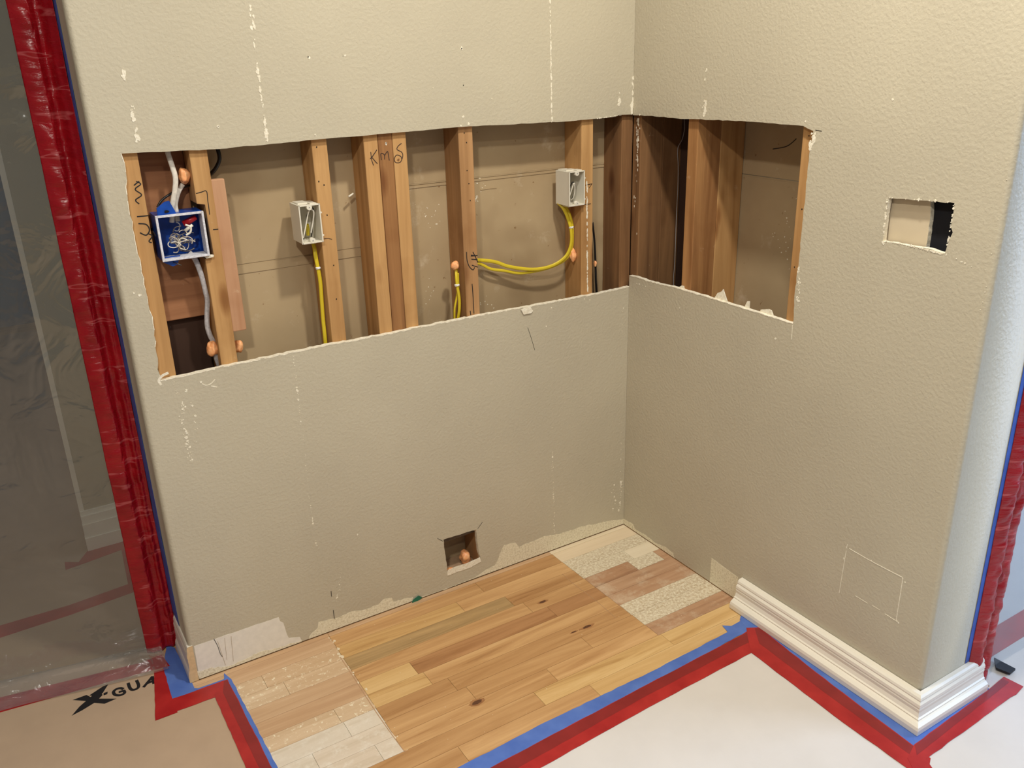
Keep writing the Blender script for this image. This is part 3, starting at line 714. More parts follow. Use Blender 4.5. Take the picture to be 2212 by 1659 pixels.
# ------------------------------------------------------------------ wall framing, every stick its own thing
def stick(name, a, b, mat, label, cat, bevel=0.0022, lean=None):
    """upright or lying board between opposite corners a, b"""
    mb = MB()
    if lean:   # lean = shift of the top in x
        x0,y0,z0 = a; x1,y1,z1 = b
        V = [(x0,y0,z0),(x1,y0,z0),(x1,y1,z0),(x0,y1,z0),(x0+lean,y0,z1),(x1+lean,y0,z1),(x1+lean,y1,z1),(x0+lean,y1,z1)]
        mb.add(V, [(3,2,1,0),(4,5,6,7),(0,1,5,4),(1,2,6,5),(2,3,7,6),(3,0,4,7)])
    else: mb.box(a, b)
    o = mb.build(name, mat, origin=((a[0]+b[0])/2, (a[1]+b[1])/2, a[2]), label=label, cat=cat, bevel=bevel)
    return o
yf, yk = TH+.0006, 0.1010
zs0, zs1 = 0.0405, ZT-.041
st0 = stick('wall_stud', (-1.4375, yf, zs0), (-1.3985, yk, zs1), 'stud', 'leftmost pine stud with black marker writing, left of the blue electrical box', 'stud', lean=.004)
st0b = stick('wall_stud', (-1.4720, yf+.004, zs0), (-1.4385, yk, zs1), 'stud_dark', 'dark edge of the outermost stud hidden behind the left cut drywall edge', 'stud')
def notched_stud():
    mb = MB(); k = .007/(zs1-zs0); L = lambda x, z: (x+k*(z-zs0), z)
    mb.prism([[L(-1.2900, zs0), L(-1.2490, zs0), L(-1.2490, zs1), L(-1.2900, zs1), L(-1.2900, 1.276), (-1.2685, 1.272), (-1.2660, 1.150), L(-1.2900, 1.146)]], PA, yf, yk)
    return mb.build('wall_stud', 'stud', origin=(-1.2695, (yf+yk)/2, zs0), label='pine stud with marker strokes, notched around the right side of the blue box', cat='stud', bevel=.0015)
st1 = notched_stud()
slat = stick('pine_offcut', (-1.2470, yf+.002, 0.9540), (-1.2130, yf+.020, 1.3271), 'stud_pink', 'short pinkish wood slat nailed beside the second stud, cut off at both ends', 'wood offcut', lean=-.002)
st2 = stick('wall_stud', (-0.9955, yf, zs0), (-0.9555, yk, zs1), 'stud', 'pine stud holding the ivory outlet box with the vertical yellow cable', 'stud')
t1 = stick('wall_stud', (-0.8590, yf, zs0), (-0.8200, yk, zs1), 'stud', 'left stud of the joined trio, marked with a handwritten K', 'stud')
t2 = stick('wall_stud', (-0.8192, yf, zs0), (-0.7800, yk, zs1), 'stud_red', 'darker red-brown middle stud of the joined trio with a plugged screw hole', 'stud')
t3 = stick('wall_stud', (-0.7792, yf, zs0), (-0.7405, yk, zs1), 'stud', 'right stud of the joined trio, marked with a hook and a circled knot', 'stud')
st4 = stick('wall_stud', (-0.5865, yf, zs0), (-0.5425, yk, zs1), 'stud_tan', 'stud that the looping yellow cables pass through, with black tally marks', 'stud')
st5 = stick('wall_stud', (-0.1790, yf, zs0), (-0.1365, yk, zs1), 'stud', 'stud behind the right-hand ivory outlet box, edge streaked with white plaster', 'stud')
st6 = stick('wall_stud', (-0.0300, yf, zs0), (0.0126, yk, zs1), 'stud_dark', 'brown corner stud of the back wall beside the inside corner', 'stud')
b0 = stick('wall_stud', (TH+.0006, -0.0235, zs0), (0.1010, 0.0131, zs1), 'stud_dark', 'brown first stud of the right wall at the inside corner, speckled with plaster', 'stud')
b0b = stick('wall_stud', (0.1016, -0.0235, zs0), (0.1890, 0.0115, zs1), 'stud_dark', 'dark rear stud deep in the right wall behind the corner stud', 'stud')
b1 = stick('wall_stud', (TH+.0006, -0.2680, zs0), (0.1010, -0.2280, zs1), 'stud_knotty', 'wide-faced knotty stud in the middle of the right wall opening', 'stud')
b1b = stick('wall_stud', (0.1020, -0.2680, zs0), (0.1955, -0.2300, zs1), 'stud', 'rear stud standing behind the knotty stud against the cavity back', 'stud')
stick('wood_block', (0.172, -0.2270, .05), (0.196, -0.0250, zs1), 'void_shade', 'added dark board coloured as the shade behind the hanging cord in the right wall', 'wood block')  # added to fill the gap with dark colour in place of shade
b2 = stick('wall_stud', (TH+.0006, -0.6700, zs0), (0.1010, -0.6300, zs1), 'stud', 'thin pale stud edge along the right end of the right wall opening', 'stud')
# sill plates
stick('sill_plate', (-1.468, yf, 0.001), (-0.001, yk, 0.0395), 'plate', 'wooden sill plate inside the bottom of the back wall', 'plate')
stick('sill_plate', (TH+.0006, -1.135, 0.001), (0.101, -.001, 0.0395), 'plate', 'wooden sill plate inside the bottom of the right wall', 'plate')
# blocking between the two left studs
zb0, zb1 = 0.9929, 1.1387
stick('wood_block', (-1.3975, .0735, zb0), (-1.2905, .0985, 1.215), 'block_wood', 'lower brown blocking board behind the blue box, above the dark gap', 'wood block')
stick('wood_block', (-1.3930, .0745, 1.222), (-1.2870, .0985, 1.62), 'block_wood', 'upper brown blocking board behind the white cables over the blue box', 'wood block')
stick('wood_block', (-1.3975, .094, .0405), (-1.2905, .1005, zb0-.004), 'void_shade', 'dark board coloured as the shade of the deep gap under the blue box', 'wood block')  # dark colour stands in for the shade of the void below the box
# small dark lintel bits inside the low hole
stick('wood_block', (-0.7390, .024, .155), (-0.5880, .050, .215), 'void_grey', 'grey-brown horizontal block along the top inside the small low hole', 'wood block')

# screw holes / nail heads in studs
def dots(parent, pts, to3, d, mi='hole', s=.0022, name='nail_hole'):
    for p in pts:
        mb = MB(); chip(mb, to3, p[0] if isinstance(p[0], tuple) else p, p[1] if isinstance(p[0], tuple) else s, d-.0004, d+.0006, 0, 1.2, rnd)
        mb.build(name, mi, parent)
D = .0127
dots(st2, [(-0.9830, 1.3812), (-0.9863, 1.2986), (-0.9741, 1.2883), (-0.9737, 1.2131), (-0.9701, 1.0834), (-0.9720, 0.9933)], PA, yf)
dots(t2, [((-0.7977, 1.3762), .0040)], PA, yf, 'wire_white', name='screw_plug'); dots(t2, [((-0.7976, 1.3773), .0020)], PA, yf-.0004)
dots(st4, [(-0.5682, 1.3868), (-0.5624, 1.3610), (-0.5648, 1.2877), (-0.5608, 1.2512), (-0.5588, 1.2056)], PA, yf)
dots(st0, [(-1.3917, 0.9944)], PA, yf)
dots(b2, [(-0.6491, 1.3806), (-0.6489, 1.2044), (-0.6426, 1.0569)], PB, TH+.0006)

# handwriting on the studs
def writing(parent, strokes, to3, d, w=.0019, name='handwriting', m='ink'):
    if m == 'black':
        for P in strokes:
            mb = MB(); stroke(mb, to3, P, w, d-.0004, d+.0003); mb.build('marker_stroke', m, parent)
        return
    mb = MB()
    for P in strokes: stroke(mb, to3, P, w, d-.0004, d+.0003)
    mb.build(name, m, parent)
writing(t1, [[(-0.8416, 1.3578), (-0.8408, 1.3393), (-0.8370, 1.3251)], [(-0.8247, 1.3622), (-0.8360, 1.3493), (-0.8444, 1.3419)], [(-0.8402, 1.3461), (-0.8310, 1.3338), (-0.8264, 1.3288)]], PA, yf)
writing(t2, [[(-0.8140, 1.3370), (-0.8140, 1.3521), (-0.8052, 1.3491), (-0.8050, 1.3374)], [(-0.8042, 1.3467), (-0.7956, 1.3564), (-0.7937, 1.3481), (-0.7922, 1.3340)]], PA, yf)
writing(t3, [[(-0.7550, 1.3730), (-0.7647, 1.3668), (-0.7680, 1.3589), (-0.7554, 1.3509), (-0.7536, 1.3402), (-0.7613, 1.3267), (-0.7745, 1.3267), (-0.7777, 1.3363), (-0.7704, 1.3451), (-0.7589, 1.3406), (-0.7568, 1.3334)]], PA, yf)
dots(t3, [((-0.7661, 1.3330), .0042)], PA, yf, 'stud_red', name='knot')
writing(st0, [[(-1.4086, 1.3394), (-1.4010, 1.3326), (-1.4145, 1.3226), (-1.4030, 1.3091), (-1.4175, 1.2993), (-1.4122, 1.2904)], [(-1.4148, 1.3319), (-1.4038, 1.3390)], [(-1.4200, 1.2621), (-1.3981, 1.2616)],
             [(-1.4197, 1.2463), (-1.4044, 1.2423), (-1.3996, 1.2290), (-1.4085, 1.2184), (-1.4203, 1.2252)], [(-1.4030, 1.2209), (-1.3960, 1.2146), (-1.4048, 1.2040), (-1.4004, 1.2002)], [(-1.3922, 1.2248), (-1.3888, 1.2148)]], PA, yf, .0026, m='black')
writing(st1, [[(-1.2842, 1.2999), (-1.2724, 1.3018), (-1.2606, 1.3028), (-1.2606, 1.2813), (-1.2612, 1.2489)], [(-1.2580, 1.2123), (-1.2472, 1.2120)]], PA, yf, .0018, m='black')
writing(st2, [[(-0.9887, 1.1548), (-0.9776, 1.1545), (-0.9680, 1.1509)]], PA, yf, .0012)
writing(st4, [[(-0.5779, 1.0628), (-0.5775, 1.0402), (-0.5710, 1.0205), (-0.5595, 1.0094), (-0.5547, 1.0154)], [(-0.5634, 1.0528), (-0.5486, 1.0480)], [(-0.5625, 1.0407), (-0.5446, 1.0368)],
             [(-0.5571, 1.0599), (-0.5502, 1.0456), (-0.5434, 1.0299)], [(-0.5635, 1.0501), (-0.5440, 1.0487)], [(-0.5619, 1.0232), (-0.5441, 1.0152)], [(-0.5646, 0.9682), (-0.5633, 0.9324), (-0.5627, 0.8810)], [(-0.5746, 0.8901), (-0.5736, 0.8788)]], PA, yf, .0024, m='black')
writing(st5, [[(-0.1642, 1.2083), (-0.1402, 1.2100)], [(-0.1402, 1.2100), (-0.1505, 1.1987)], [(-0.1674, 1.1509), (-0.1449, 1.1512)]], PA, yf, .0016, m='black')
mb = MB()
for i in range(60):
    t = rnd.random(); c = ((-0.1591, 1.2146)[0]*(1-t)+(-0.1554, 0.8761)[0]*t + rnd.gauss(0,.0006), (-0.1591, 1.2146)[1]*(1-t)+(-0.1554, 0.8761)[1]*t)
    chip(mb, PA, c, rnd.uniform(.0012,.0034), yf-.0005, yf+.0003, 0, 3.0)
mb.build('plaster_streak', 'gypsum', st5, label='white plaster streak', kind='stuff')
mb = MB()
for i in range(26): chip(mb, PB, (-.006+rnd.gauss(0,.006), 1.40-abs(rnd.gauss(0,.13))), rnd.uniform(.0008,.0022), TH+.0001, TH+.0009, 0, 3.0)
for i in range(22): chip(mb, PB, (-.010+rnd.gauss(0,.0014), rnd.uniform(1.25,1.39)), rnd.uniform(.0012,.0030), TH+.0001, TH+.0009, 0, 2.4)
mb.build('plaster_specks', 'gypsum', b0, label='white plaster specks', kind='stuff')

# ------------------------------------------------------------------ outlet boxes
def shell(mb, x0, x1, z0, z1, y0, y1, t, mi=0, mb_i=None):
    mb.box((x0, y0, z0), (x0+t, y1, z1), mi); mb.box((x1-t, y0, z0), (x1, y1, z1), mi)
    mb.box((x0+t, y0, z0), (x1-t, y1, z0+t), mi); mb.box((x0+t, y0, z1-t), (x1-t, y1, z1), mi)
    mb.box((x0+t, y1-t, z0+t), (x1-t, y1, z1-t), mi if mb_i is None else mb_i)
def outlet_box(x0, x1, z0, z1, label, loops):
    yF, yB = -.003, .068
    T = thing('outlet_box', ((x0+x1)/2, yB, z0), label, 'electrical box', None)
    xc = (x0+x1)/2
    mb = MB(); shell(mb, x0, x1, z0, z1, yF, yB, .0024)
    mb.box((x0-.0009, yF-.0004, z0-.0009), (x0+.0026, yF+.004, z1+.0009)); mb.box((x1-.0026, yF-.0004, z0-.0009), (x1+.0009, yF+.004, z1+.0009))
    mb.box((x0, yF-.0004, z0-.0009), (x1, yF+.004, z0+.0026)); mb.box((x0, yF-.0004, z1-.0026), (x1, yF+.004, z1+.0009))
    mb.build('box_body', 'box', T, bevel=.0006)
    for z in (z1-.006, z0+.006):
        mb = MB(); mb.tube([(xc, yF-.001, z), (xc, yF+.014, z)], .0068, 14, sub=1)
        mb.box((xc-.0066, yF+.0006, min(z, z1-.006 if z > (z0+z1)/2 else z0)), (xc+.0066, yF+.013, max(z, z0+.006) if z < (z0+z1)/2 else z1-.002))
        e = mb.build('screw_boss', 'box', T)
        m2 = MB(); m2.tube([(xc, yF-.0016, z), (xc, yF-.0008, z)], .0016, 10, sub=1); m2.build('screw_hole', 'cord', e)
    for (z) in (z1-.022, z0+.016):
        MB().box((x1+.0005, yF, z-.002), (x1+.004, yF+.006, z+.002)).build('side_nub', 'box', T, bevel=.0006)
    for z in (z1-.003, ):
        MB().box((x0+.006, yF+.024, z), (xc+.006, yF+.066, z+.0058)).build('mounting_lug', 'box', T, bevel=.0006)
        MB().box((xc+.004, yF+.006, z), (x1-.006, yF+.030, z+.0058)).build('mounting_lug', 'box', T, bevel=.0006)
    MB().box((x0+.010, yF+.020, z0-.006), (x1-.012, yF+.058, z0+.001)).build('mounting_lug', 'box', T, bevel=.0006)
    for (pts, m, r) in loops:
        MB().tube([(x0+(x1-x0)*u, yF+dy, z0+(z1-z0)*v) for (u, dy, v) in pts], r, 8, sub=8).build('wire', m, T, label={'wire_white':'white wire','black_cable':'black wire','yellow':'yellow cable end'}.get(m, 'wire'))
    return T
outlet_box(-1.0505, -0.9965, 1.1515, 1.2465, 'ivory outlet box with looped wires, straight yellow cable dropping from it', [
    ([(.18,.02,.12),(.30,.018,.35),(.50,.012,.78),(.62,.010,.86),(.76,.012,.78),(.70,.018,.50),(.58,.022,.22)], 'wire_white', .0017),
    ([(.24,.030,.06),(.36,.028,.30),(.52,.026,.70),(.62,.026,.74)], 'black_cable', .0016),
    ([(.66,.034,.10),(.76,.030,.45),(.84,.024,.80),(.72,.022,.90),(.60,.030,.84)], 'black_cable', .0016),
    ([(.60,.050,.12),(.60,.046,.30),(.55,.040,.42)], 'yellow', .0046)])
outlet_box(-0.2345, -0.1790, 1.1545, 1.2540, 'ivory outlet box at right with two yellow cables curving out beneath', [
    ([(.30,.030,.14),(.38,.024,.34),(.52,.018,.64),(.62,.020,.46),(.64,.030,.20),(.60,.040,.10)], 'wire_white', .0016),
    ([(.40,.034,.08),(.36,.030,.40),(.46,.022,.66),(.66,.022,.56),(.72,.030,.34),(.66,.040,.12)], 'black_cable', .0017)])

# blue double box with overspray
def blue_box():
    x0, x1, z0, z1 = -1.3845, -1.2790, 1.1560, 1.2600; yF, yB = -.003, .070
    T = thing('junction_box', ((x0+x1)/2, yB, z0), 'blue double electrical box with white overspray rim, filled with a tangle of wires', 'electrical box')
    mb = MB(); shell(mb, x0, x1, z0, z1, yF+.004, yB, .0026, 0, 0); mb.build('box_body', 'box_blue', T)
    rim = MB(); t = .0042
    rim.box((x0-.001, yF-.001, z0-.001), (x0+t, yF+.005, z1+.001)); rim.box((x1-t, yF-.001, z0-.001), (x1+.001, yF+.005, z1+.001))
    rim.box((x0+t, yF-.001, z1-t), (x1-t, yF+.005, z1+.001)); rim.box((x0+t, yF-.001, z0-.001), (x1-t, yF+.005, z0+t))
    rim.build('rim', 'overspray', T, bevel=.0008)
    MB().box((x0+.004, yF+.004, z0+.0028), (x1-.003, yF+.040, z0+.0040)).build('overspray_patch', 'overspray', T)
    MB().box((x1-.0042, yF+.004, z0+.006), (x1-.0028, yF+.036, z1-.004)).build('overspray_patch', 'overspray', T)
    R = random.Random(4)
    cx, cz = (x0+x1)/2-.008, (z0+z1)/2-.014
    for i in range(26):
        a = R.uniform(0, 6.28); P = []
        bx, bz = cx+R.gauss(0,.011), cz+R.gauss(0,.010); rx, rz = R.uniform(.007,.019), R.uniform(.006,.015); dy = R.uniform(.006,.030)
        for k in range(R.randint(4, 7)):
            a += R.uniform(.5, .9); P.append((min(max(bx+math.cos(a)*rx, x0+.009), x1-.016), yF+min(max(dy+R.uniform(-.006,.006), .003), .036), min(max(bz+math.sin(a)*rz, z0+.012), z1-.022)))
        MB().tube(P, R.uniform(.0009,.0015), 7, sub=8).build('wire', R.choice(['wire_white','wire_dirty','wire_dirty','cord','wire_dim']), T)
    MB().tube([(x0+.062, yF+.012, z0+.052), (x0+.072, yF+.010, z0+.058), (x0+.074, yF+.009, z0+.070), (x0+.064, yF+.012, z0+.076)], .0024, 9).build('wire', 'wire_white', T, label='thick white curled wire')
    e = MB().tube([(x1-.042, yF+.026, z1-.028), (x1-.014, yF+.018, z1-.014)], (.0085, .0060), 12, sub=1).build('wire_nut', 'red', T, label='red wire connector')
    MB().tube([(x1-.044, yF+.014, z1-.042), (x1-.026, yF+.010, z1-.030)], (.0040, .0034), 10, sub=1).build('wire_nut', 'wire_white', T, label='white wire connector')
    # nailing ears
    m = MB(); m.prism([[(-1.3764, 1.2758), (-1.3570, 1.2885), (-1.3466, 1.2895), (-1.3357, 1.2605), (-1.3419, 1.2548), (-1.3772, 1.2525)]], PA, .012, .016); m.build('nailing_ear', 'box_blue', T)
    m = MB(); m.prism([[(-1.3817, 1.1626), (-1.3420, 1.1625), (-1.3516, 1.1417), (-1.3626, 1.1389), (-1.3816, 1.1505)]], PA, .012, .016); m.build('nailing_ear', 'box_blue', T)
    chip_m = MB(); chip(chip_m, PA, (-1.3560, 1.2663), .006, .0108, .0125, 0, .6); chip_m.build('nail_hole', 'hole', T)
blue_box()
MB().tube([(-1.3612, 0.0080, 1.1498), (-1.3462, -0.0040, 1.1421)], .0012, 8, sub=1).build('nail', 'steel', origin=(-1.3612, 0.0080, 1.1498), label='bent nail sticking out under the blue box', cat='nail')
sp = MB(); sp.prism([[(-1.2961, 1.1589), (-1.2677, 1.1538), (-1.2694, 1.1495), (-1.2859, 1.1485)]], PA, .003, .012)
sp.build('wood_splinter', 'gypsum', origin=(-1.2904, 0.0080, 1.1552), label='white splinter of board under the right corner of the blue box', cat='splinter')

# ------------------------------------------------------------------ cables
def cable(name, pts, r, mat, label, cat='cable', flat=1.7, fdir=(0,1,0), n=12, group=None):
    o = MB().tube(pts, r, n, sub=8, flat=flat, fdir=fdir).build(name, mat, origin=pts[-1], label=label, cat=cat, group=group)
    return o
def clip(p, w, label, rot=0):
    mb = MB(); x, y, z = p
    mb.box((x-w/2, y-.004, z-.0028), (x+w/2, y+.0035, z+.0028))
    o = mb.build('cable_clip', 'clip', origin=p, label=label, cat='clip', bevel=.0012)
    for s in (-1, 1):
        MB().tube([(x+s*w*.36, y-.0046, z), (x+s*w*.36, y-.0038, z)], .0009, 8, sub=1).build('nail_head', 'steel', o)
    return o
cable('yellow_cable', [(-1.0071, 0.0500, 1.1463), (-1.0076, 0.0400, 1.1300), (-1.0086, 0.0340, 1.1070), (-1.0071, 0.0300, 1.0771), (-1.0050, 0.0300, 1.0399), (-1.0060, 0.0320, 0.9897), (-1.0071, 0.0340, 0.9386), (-1.0077, 0.0340, 0.8742), (-1.0108, 0.0340, 0.8089)], .0031, 'yellow', 'yellow flat cable dropping straight from the left ivory box beside the stud')
clip((-1.0077, 0.0280, 1.0788), .012, 'small white cable clip on the straight yellow cable left')
cable('yellow_cable', [(-0.2310, 0.0600, 1.1574), (-0.2212, 0.0450, 1.1389), (-0.2107, 0.0360, 1.1068), (-0.2033, 0.0320, 1.0713), (-0.2037, 0.0340, 1.0284), (-0.2221, 0.0400, 0.9925), (-0.2685, 0.0480, 0.9704), (-0.3309, 0.0560, 0.9681), (-0.4066, 0.0660, 0.9860), (-0.4507, 0.0720, 1.0054), (-0.5022, 0.0750, 1.0179), (-0.5576, 0.0750, 1.0259)], .0032, 'yellow', 'upper yellow cable curving from the right ivory box through the bored stud')
cable('yellow_cable', [(-0.2073, 0.0600, 1.1493), (-0.1987, 0.0480, 1.1219), (-0.1941, 0.0400, 1.0902), (-0.1939, 0.0380, 1.0621), (-0.1960, 0.0400, 1.0191), (-0.2145, 0.0460, 0.9846), (-0.2644, 0.0540, 0.9657), (-0.3272, 0.0620, 0.9592), (-0.3733, 0.0680, 0.9607), (-0.4196, 0.0720, 0.9741), (-0.4651, 0.0760, 0.9858), (-0.5011, 0.0780, 1.0061), (-0.5563, 0.0780, 1.0197)], .0026, 'yellow', 'lower thinner yellow cable sagging under the other curved one')
clip((-0.2033, 0.0320, 1.0840), .014, 'small white cable clip on the curved yellow cables below the right box')
cable('yellow_cable', [(-0.5999, 0.0400, 1.0143), (-0.6052, 0.0300, 0.9901), (-0.6048, 0.0280, 0.9633), (-0.5996, 0.0300, 0.9278), (-0.5994, 0.0340, 0.8922), (-0.6057, 0.0380, 0.8504), (-0.6108, 0.0400, 0.7940)], .0031, 'yellow', 'yellow cable hanging below the orange foam on the bored stud', flat=1.5)
cable('yellow_cable', [(-0.5979, 0.0340, 1.0016), (-0.5986, 0.0340, 0.9610), (-0.6055, 0.0360, 0.9274), (-0.6122, 0.0380, 0.8963), (-0.6137, 0.0400, 0.8514)], .0024, 'yellow', 'thin yellow cable hidden beside the hanging one at the bored stud', flat=1.3)
clip((-0.6070, 0.0260, 0.9695), .014, 'small white cable clip under the orange foam at the bored stud')
cable('white_cable', [(-1.3277, 0.0450, 1.4115), (-1.3265, 0.0400, 1.3881), (-1.3230, 0.0340, 1.3603), (-1.3219, 0.0280, 1.3368), (-1.3278, 0.0240, 1.3115), (-1.3379, 0.0240, 1.2808), (-1.3415, 0.0300, 1.2569), (-1.3449, 0.0340, 1.2373)], .0036, 'white_cable', 'white cable coming from above into the blue box, the front one')
cable('white_cable', [(-1.3034, 0.0500, 1.3189), (-1.3173, 0.0460, 1.3026), (-1.3288, 0.0400, 1.2778), (-1.3305, 0.0360, 1.2591), (-1.3309, 0.0360, 1.2375)], .0034, 'white_cable', 'short white cable curling into the blue box behind the front one')
cable('grey_cable', [(-1.3185, 0.0300, 1.1630), (-1.3085, 0.0280, 1.1474), (-1.3020, 0.0260, 1.1220), (-1.2977, 0.0260, 1.0928), (-1.2952, 0.0280, 1.0631), (-1.2934, 0.0320, 1.0386), (-1.2989, 0.0360, 1.0033), (-1.3018, 0.0380, 0.9735), (-1.2983, 0.0400, 0.9483), (-1.2920, 0.0420, 0.9258), (-1.2906, 0.0450, 0.8841), (-1.2827, 0.0500, 0.8497)], .0037, 'grey_cable', 'dusty grey-white cable running from the blue box down to the floor foam')
cable('black_cable', [(-1.2093, 0.0850, 1.4126), (-1.2047, 0.0800, 1.3857), (-1.2051, 0.0780, 1.3643), (-1.2170, 0.0820, 1.3432), (-1.2314, 0.0900, 1.3295)], .0048, 'black_cable', 'black cable loop showing right of the second stud top', flat=1.0)
cable('black_cable', [(-1.2844, 0.0580, 1.3140), (-1.3078, 0.0500, 1.3108), (-1.3339, 0.0420, 1.3016), (-1.3576, 0.0360, 1.2899), (-1.3707, 0.0340, 1.2747)], .0028, 'black_cable', 'black cable from the orange foam over the blue box ear', flat=1.0)
cable('black_cable', [(-0.0887, 0.0780, 1.0789), (-0.0839, 0.0740, 1.0203), (-0.0826, 0.0700, 0.9612), (-0.0816, 0.0680, 0.9010), (-0.0788, 0.0660, 0.8396), (-0.0762, 0.0660, 0.7767)], (.0030,.0042), 'black_cable', 'black cable just right of the stud with the right ivory box', flat=1.0)
cable('hanging_cord', [(0.1500, -0.0598, 1.3837), (0.1500, -0.0636, 1.3583), (0.1500, -0.0555, 1.3238), (0.1480, -0.0389, 1.2926), (0.1460, -0.0465, 1.2405), (0.1420, -0.0532, 1.1710), (0.1380, -0.0566, 1.0856), (0.1340, -0.0621, 0.9989), (0.1300, -0.0663, 0.9329), (0.1280, -0.0664, 0.8954), (0.1260, -0.0723, 0.8357)], .0010, 'cord', 'thin dusty grey cord hanging in the dark gap of the right wall', 'cord', flat=1.0, n=7)
# ------------------------------------------------------------------ orange fire foam blobs
def blob(c, r, label, sq=(1,1,1.15), seed=0, parent=None, name='foam_blob'):
    bm = bmesh.new(); bmesh.ops.create_icosphere(bm, subdivisions=4, radius=1.0)
    V = []
    for v in bm.verts:
        p = v.co.copy(); k = 1 + .28*noise.noise(p*1.2+Vector((seed*3.1, 7, seed))) + .07*noise.noise(p*3.3+Vector((seed, 1, 4)))
        V.append((c[0]+p.x*r*sq[0]*k, c[1]+p.y*r*sq[1]*k, c[2]+p.z*r*sq[2]*k))
    F = [[x.index for x in f.verts] for f in bm.faces]; bm.free()
    mb = MB(); mb.add(V, F, 0, True)
    return mb.build(name, 'foam', parent, origin=c, label=label, cat='fire foam') if parent is None else mb.build(name, 'foam', parent)
blob((-1.2989, 0.0420, 1.3385), .0150, 'round orange foam blob near the top between the two left studs', (.92,.9,1.2), 1)
blob((-1.2977, 0.0400, 0.9141), .0150, 'orange foam blob low beside the grey cable, left of the second stud', (.9,.85,1.3), 2)
blob((-1.2293, 0.0600, 0.9010), .0140, 'orange foam blob low on the right side of the second stud', (.8,.8,1.25), 3)
blob((-0.6055, 0.0340, 1.0256), .0125, 'orange foam blob on the side of the bored stud above a yellow cable', (1.0,.8,1.0), 4)
blob((-0.1908, 0.0400, 0.9953), .0135, 'orange foam blob beside the bend of the curved yellow cables', (.78,.8,1.5), 5)
blob((-0.0870, 0.0640, 0.9480), .0060, 'tiny orange foam bit on the black cable at the corner bay', (.9,.9,1.6), 6)
blob((-0.6182, 0.0460, 0.0602), .0205, 'shiny orange foam blob inside the small low hole', (.85,.9,1.15), 7)
blob((-0.6768, 0.0400, 0.0411), .0070, 'little orange foam scrap in the left corner of the low hole', (1.6,.9,.6), 8)
scr = MB(); scr.tube([(-0.8896, 0.0720, 1.2435), (-0.8736, 0.0780, 1.2496)], .0026, 8, sub=1); scr.build('plaster_crumb', 'gypsum', origin=(-0.8827, 0.0750, 1.2485), label='white plaster crumb stuck left of the joined studs', cat='plaster crumb')
scr = MB(); scr.tube([(-0.4684, 0.0900, 1.2325), (-0.4591, 0.0900, 1.2342)], .0001, 4, sub=1)

# bits of torn drywall paper standing on the lower cut edge of the right wall
def scrap(P, label, x=.010, bend=.006, mat='gypsum'):
    mb = MB(); mb.prism([P], PB, x-.0012, x+.0012, 0, 0); c = (x, P[0][0], min(p[1] for p in P))
    mb.build('paper_scrap', mat, origin=c, label=label, cat='torn paper')
scrap([(-0.3666, 0.9080), (-0.3831, 0.9334), (-0.3971, 0.9405), (-0.4037, 0.9486), (-0.4121, 0.9343), (-0.4247, 0.9130)], 'largest pointed white torn scrap standing on the right lower cut edge')
scrap([(-0.4866, 0.9087), (-0.4905, 0.9228), (-0.4962, 0.9346), (-0.5045, 0.9364), (-0.5052, 0.9118)], 'narrow white torn scrap, middle of those on the right lower cut edge')
scrap([(-0.5438, 0.9118), (-0.5460, 0.9227), (-0.5730, 0.9303), (-0.5829, 0.9288), (-0.5943, 0.9111)], 'broad low white torn scrap near the right end of the cut edge')
scrap([(-0.2197, 0.9150), (-0.2334, 0.9235), (-0.2434, 0.9242), (-0.2462, 0.9121)], 'small white scrap beside the dark gap on the right cut edge')
mb = MB(); mb.prism([[(-0.8318, 0.0094), (-0.8121, 0.0171), (-0.8000, 0.0072), (-0.8101, 0.0009), (-0.8357, -0.0010)]], PA, -.0045, -.0030)
mb.build('green_tape', 'green', origin=(-0.8198, -0.0040, -0.0004), label='tiny green tape corner peeking out at the floor gap of the back wall', cat='tape')

# ------------------------------------------------------------------ floor protection
def flat(name, P, z0, z1, mat, label, cat, group=None, step=None, amp=0, to3=PF):
    mb = MB(); L = jag(P, step, amp, True) if step else P
    mb.prism([L], to3, z1, z0, 0, 0)
    c = (sum(p[0] for p in P)/len(P), sum(p[1] for p in P)/len(P))
    return mb.build(name, mat, origin=(c[0], c[1], z0), label=label, cat=cat, group=group)
left_paper = flat('floor_paper', [(-4.3,-4.3), (-1.500,-4.3), (-1.4530, -0.6120), (-1.4570, -0.0951), (-1.535,-.085), (-1.535,.5), (-1.535,4.0), (-4.3,4.0)], .0003, .0011, 'kraft', 'brown kraft floor protection paper with black printed letters at lower left', 'floor paper')
flat('floor_paper', [(-1.499,-4.3), (3.3,-4.3), (3.3,3.8), (TB+.06,3.8), (TB+.06,-1.19), (-.09,-1.21), (-.080,-.72), (-1.499,-.745)], .0003, .0012, 'white_paper', 'white floor protection paper in the foreground at right', 'floor paper')
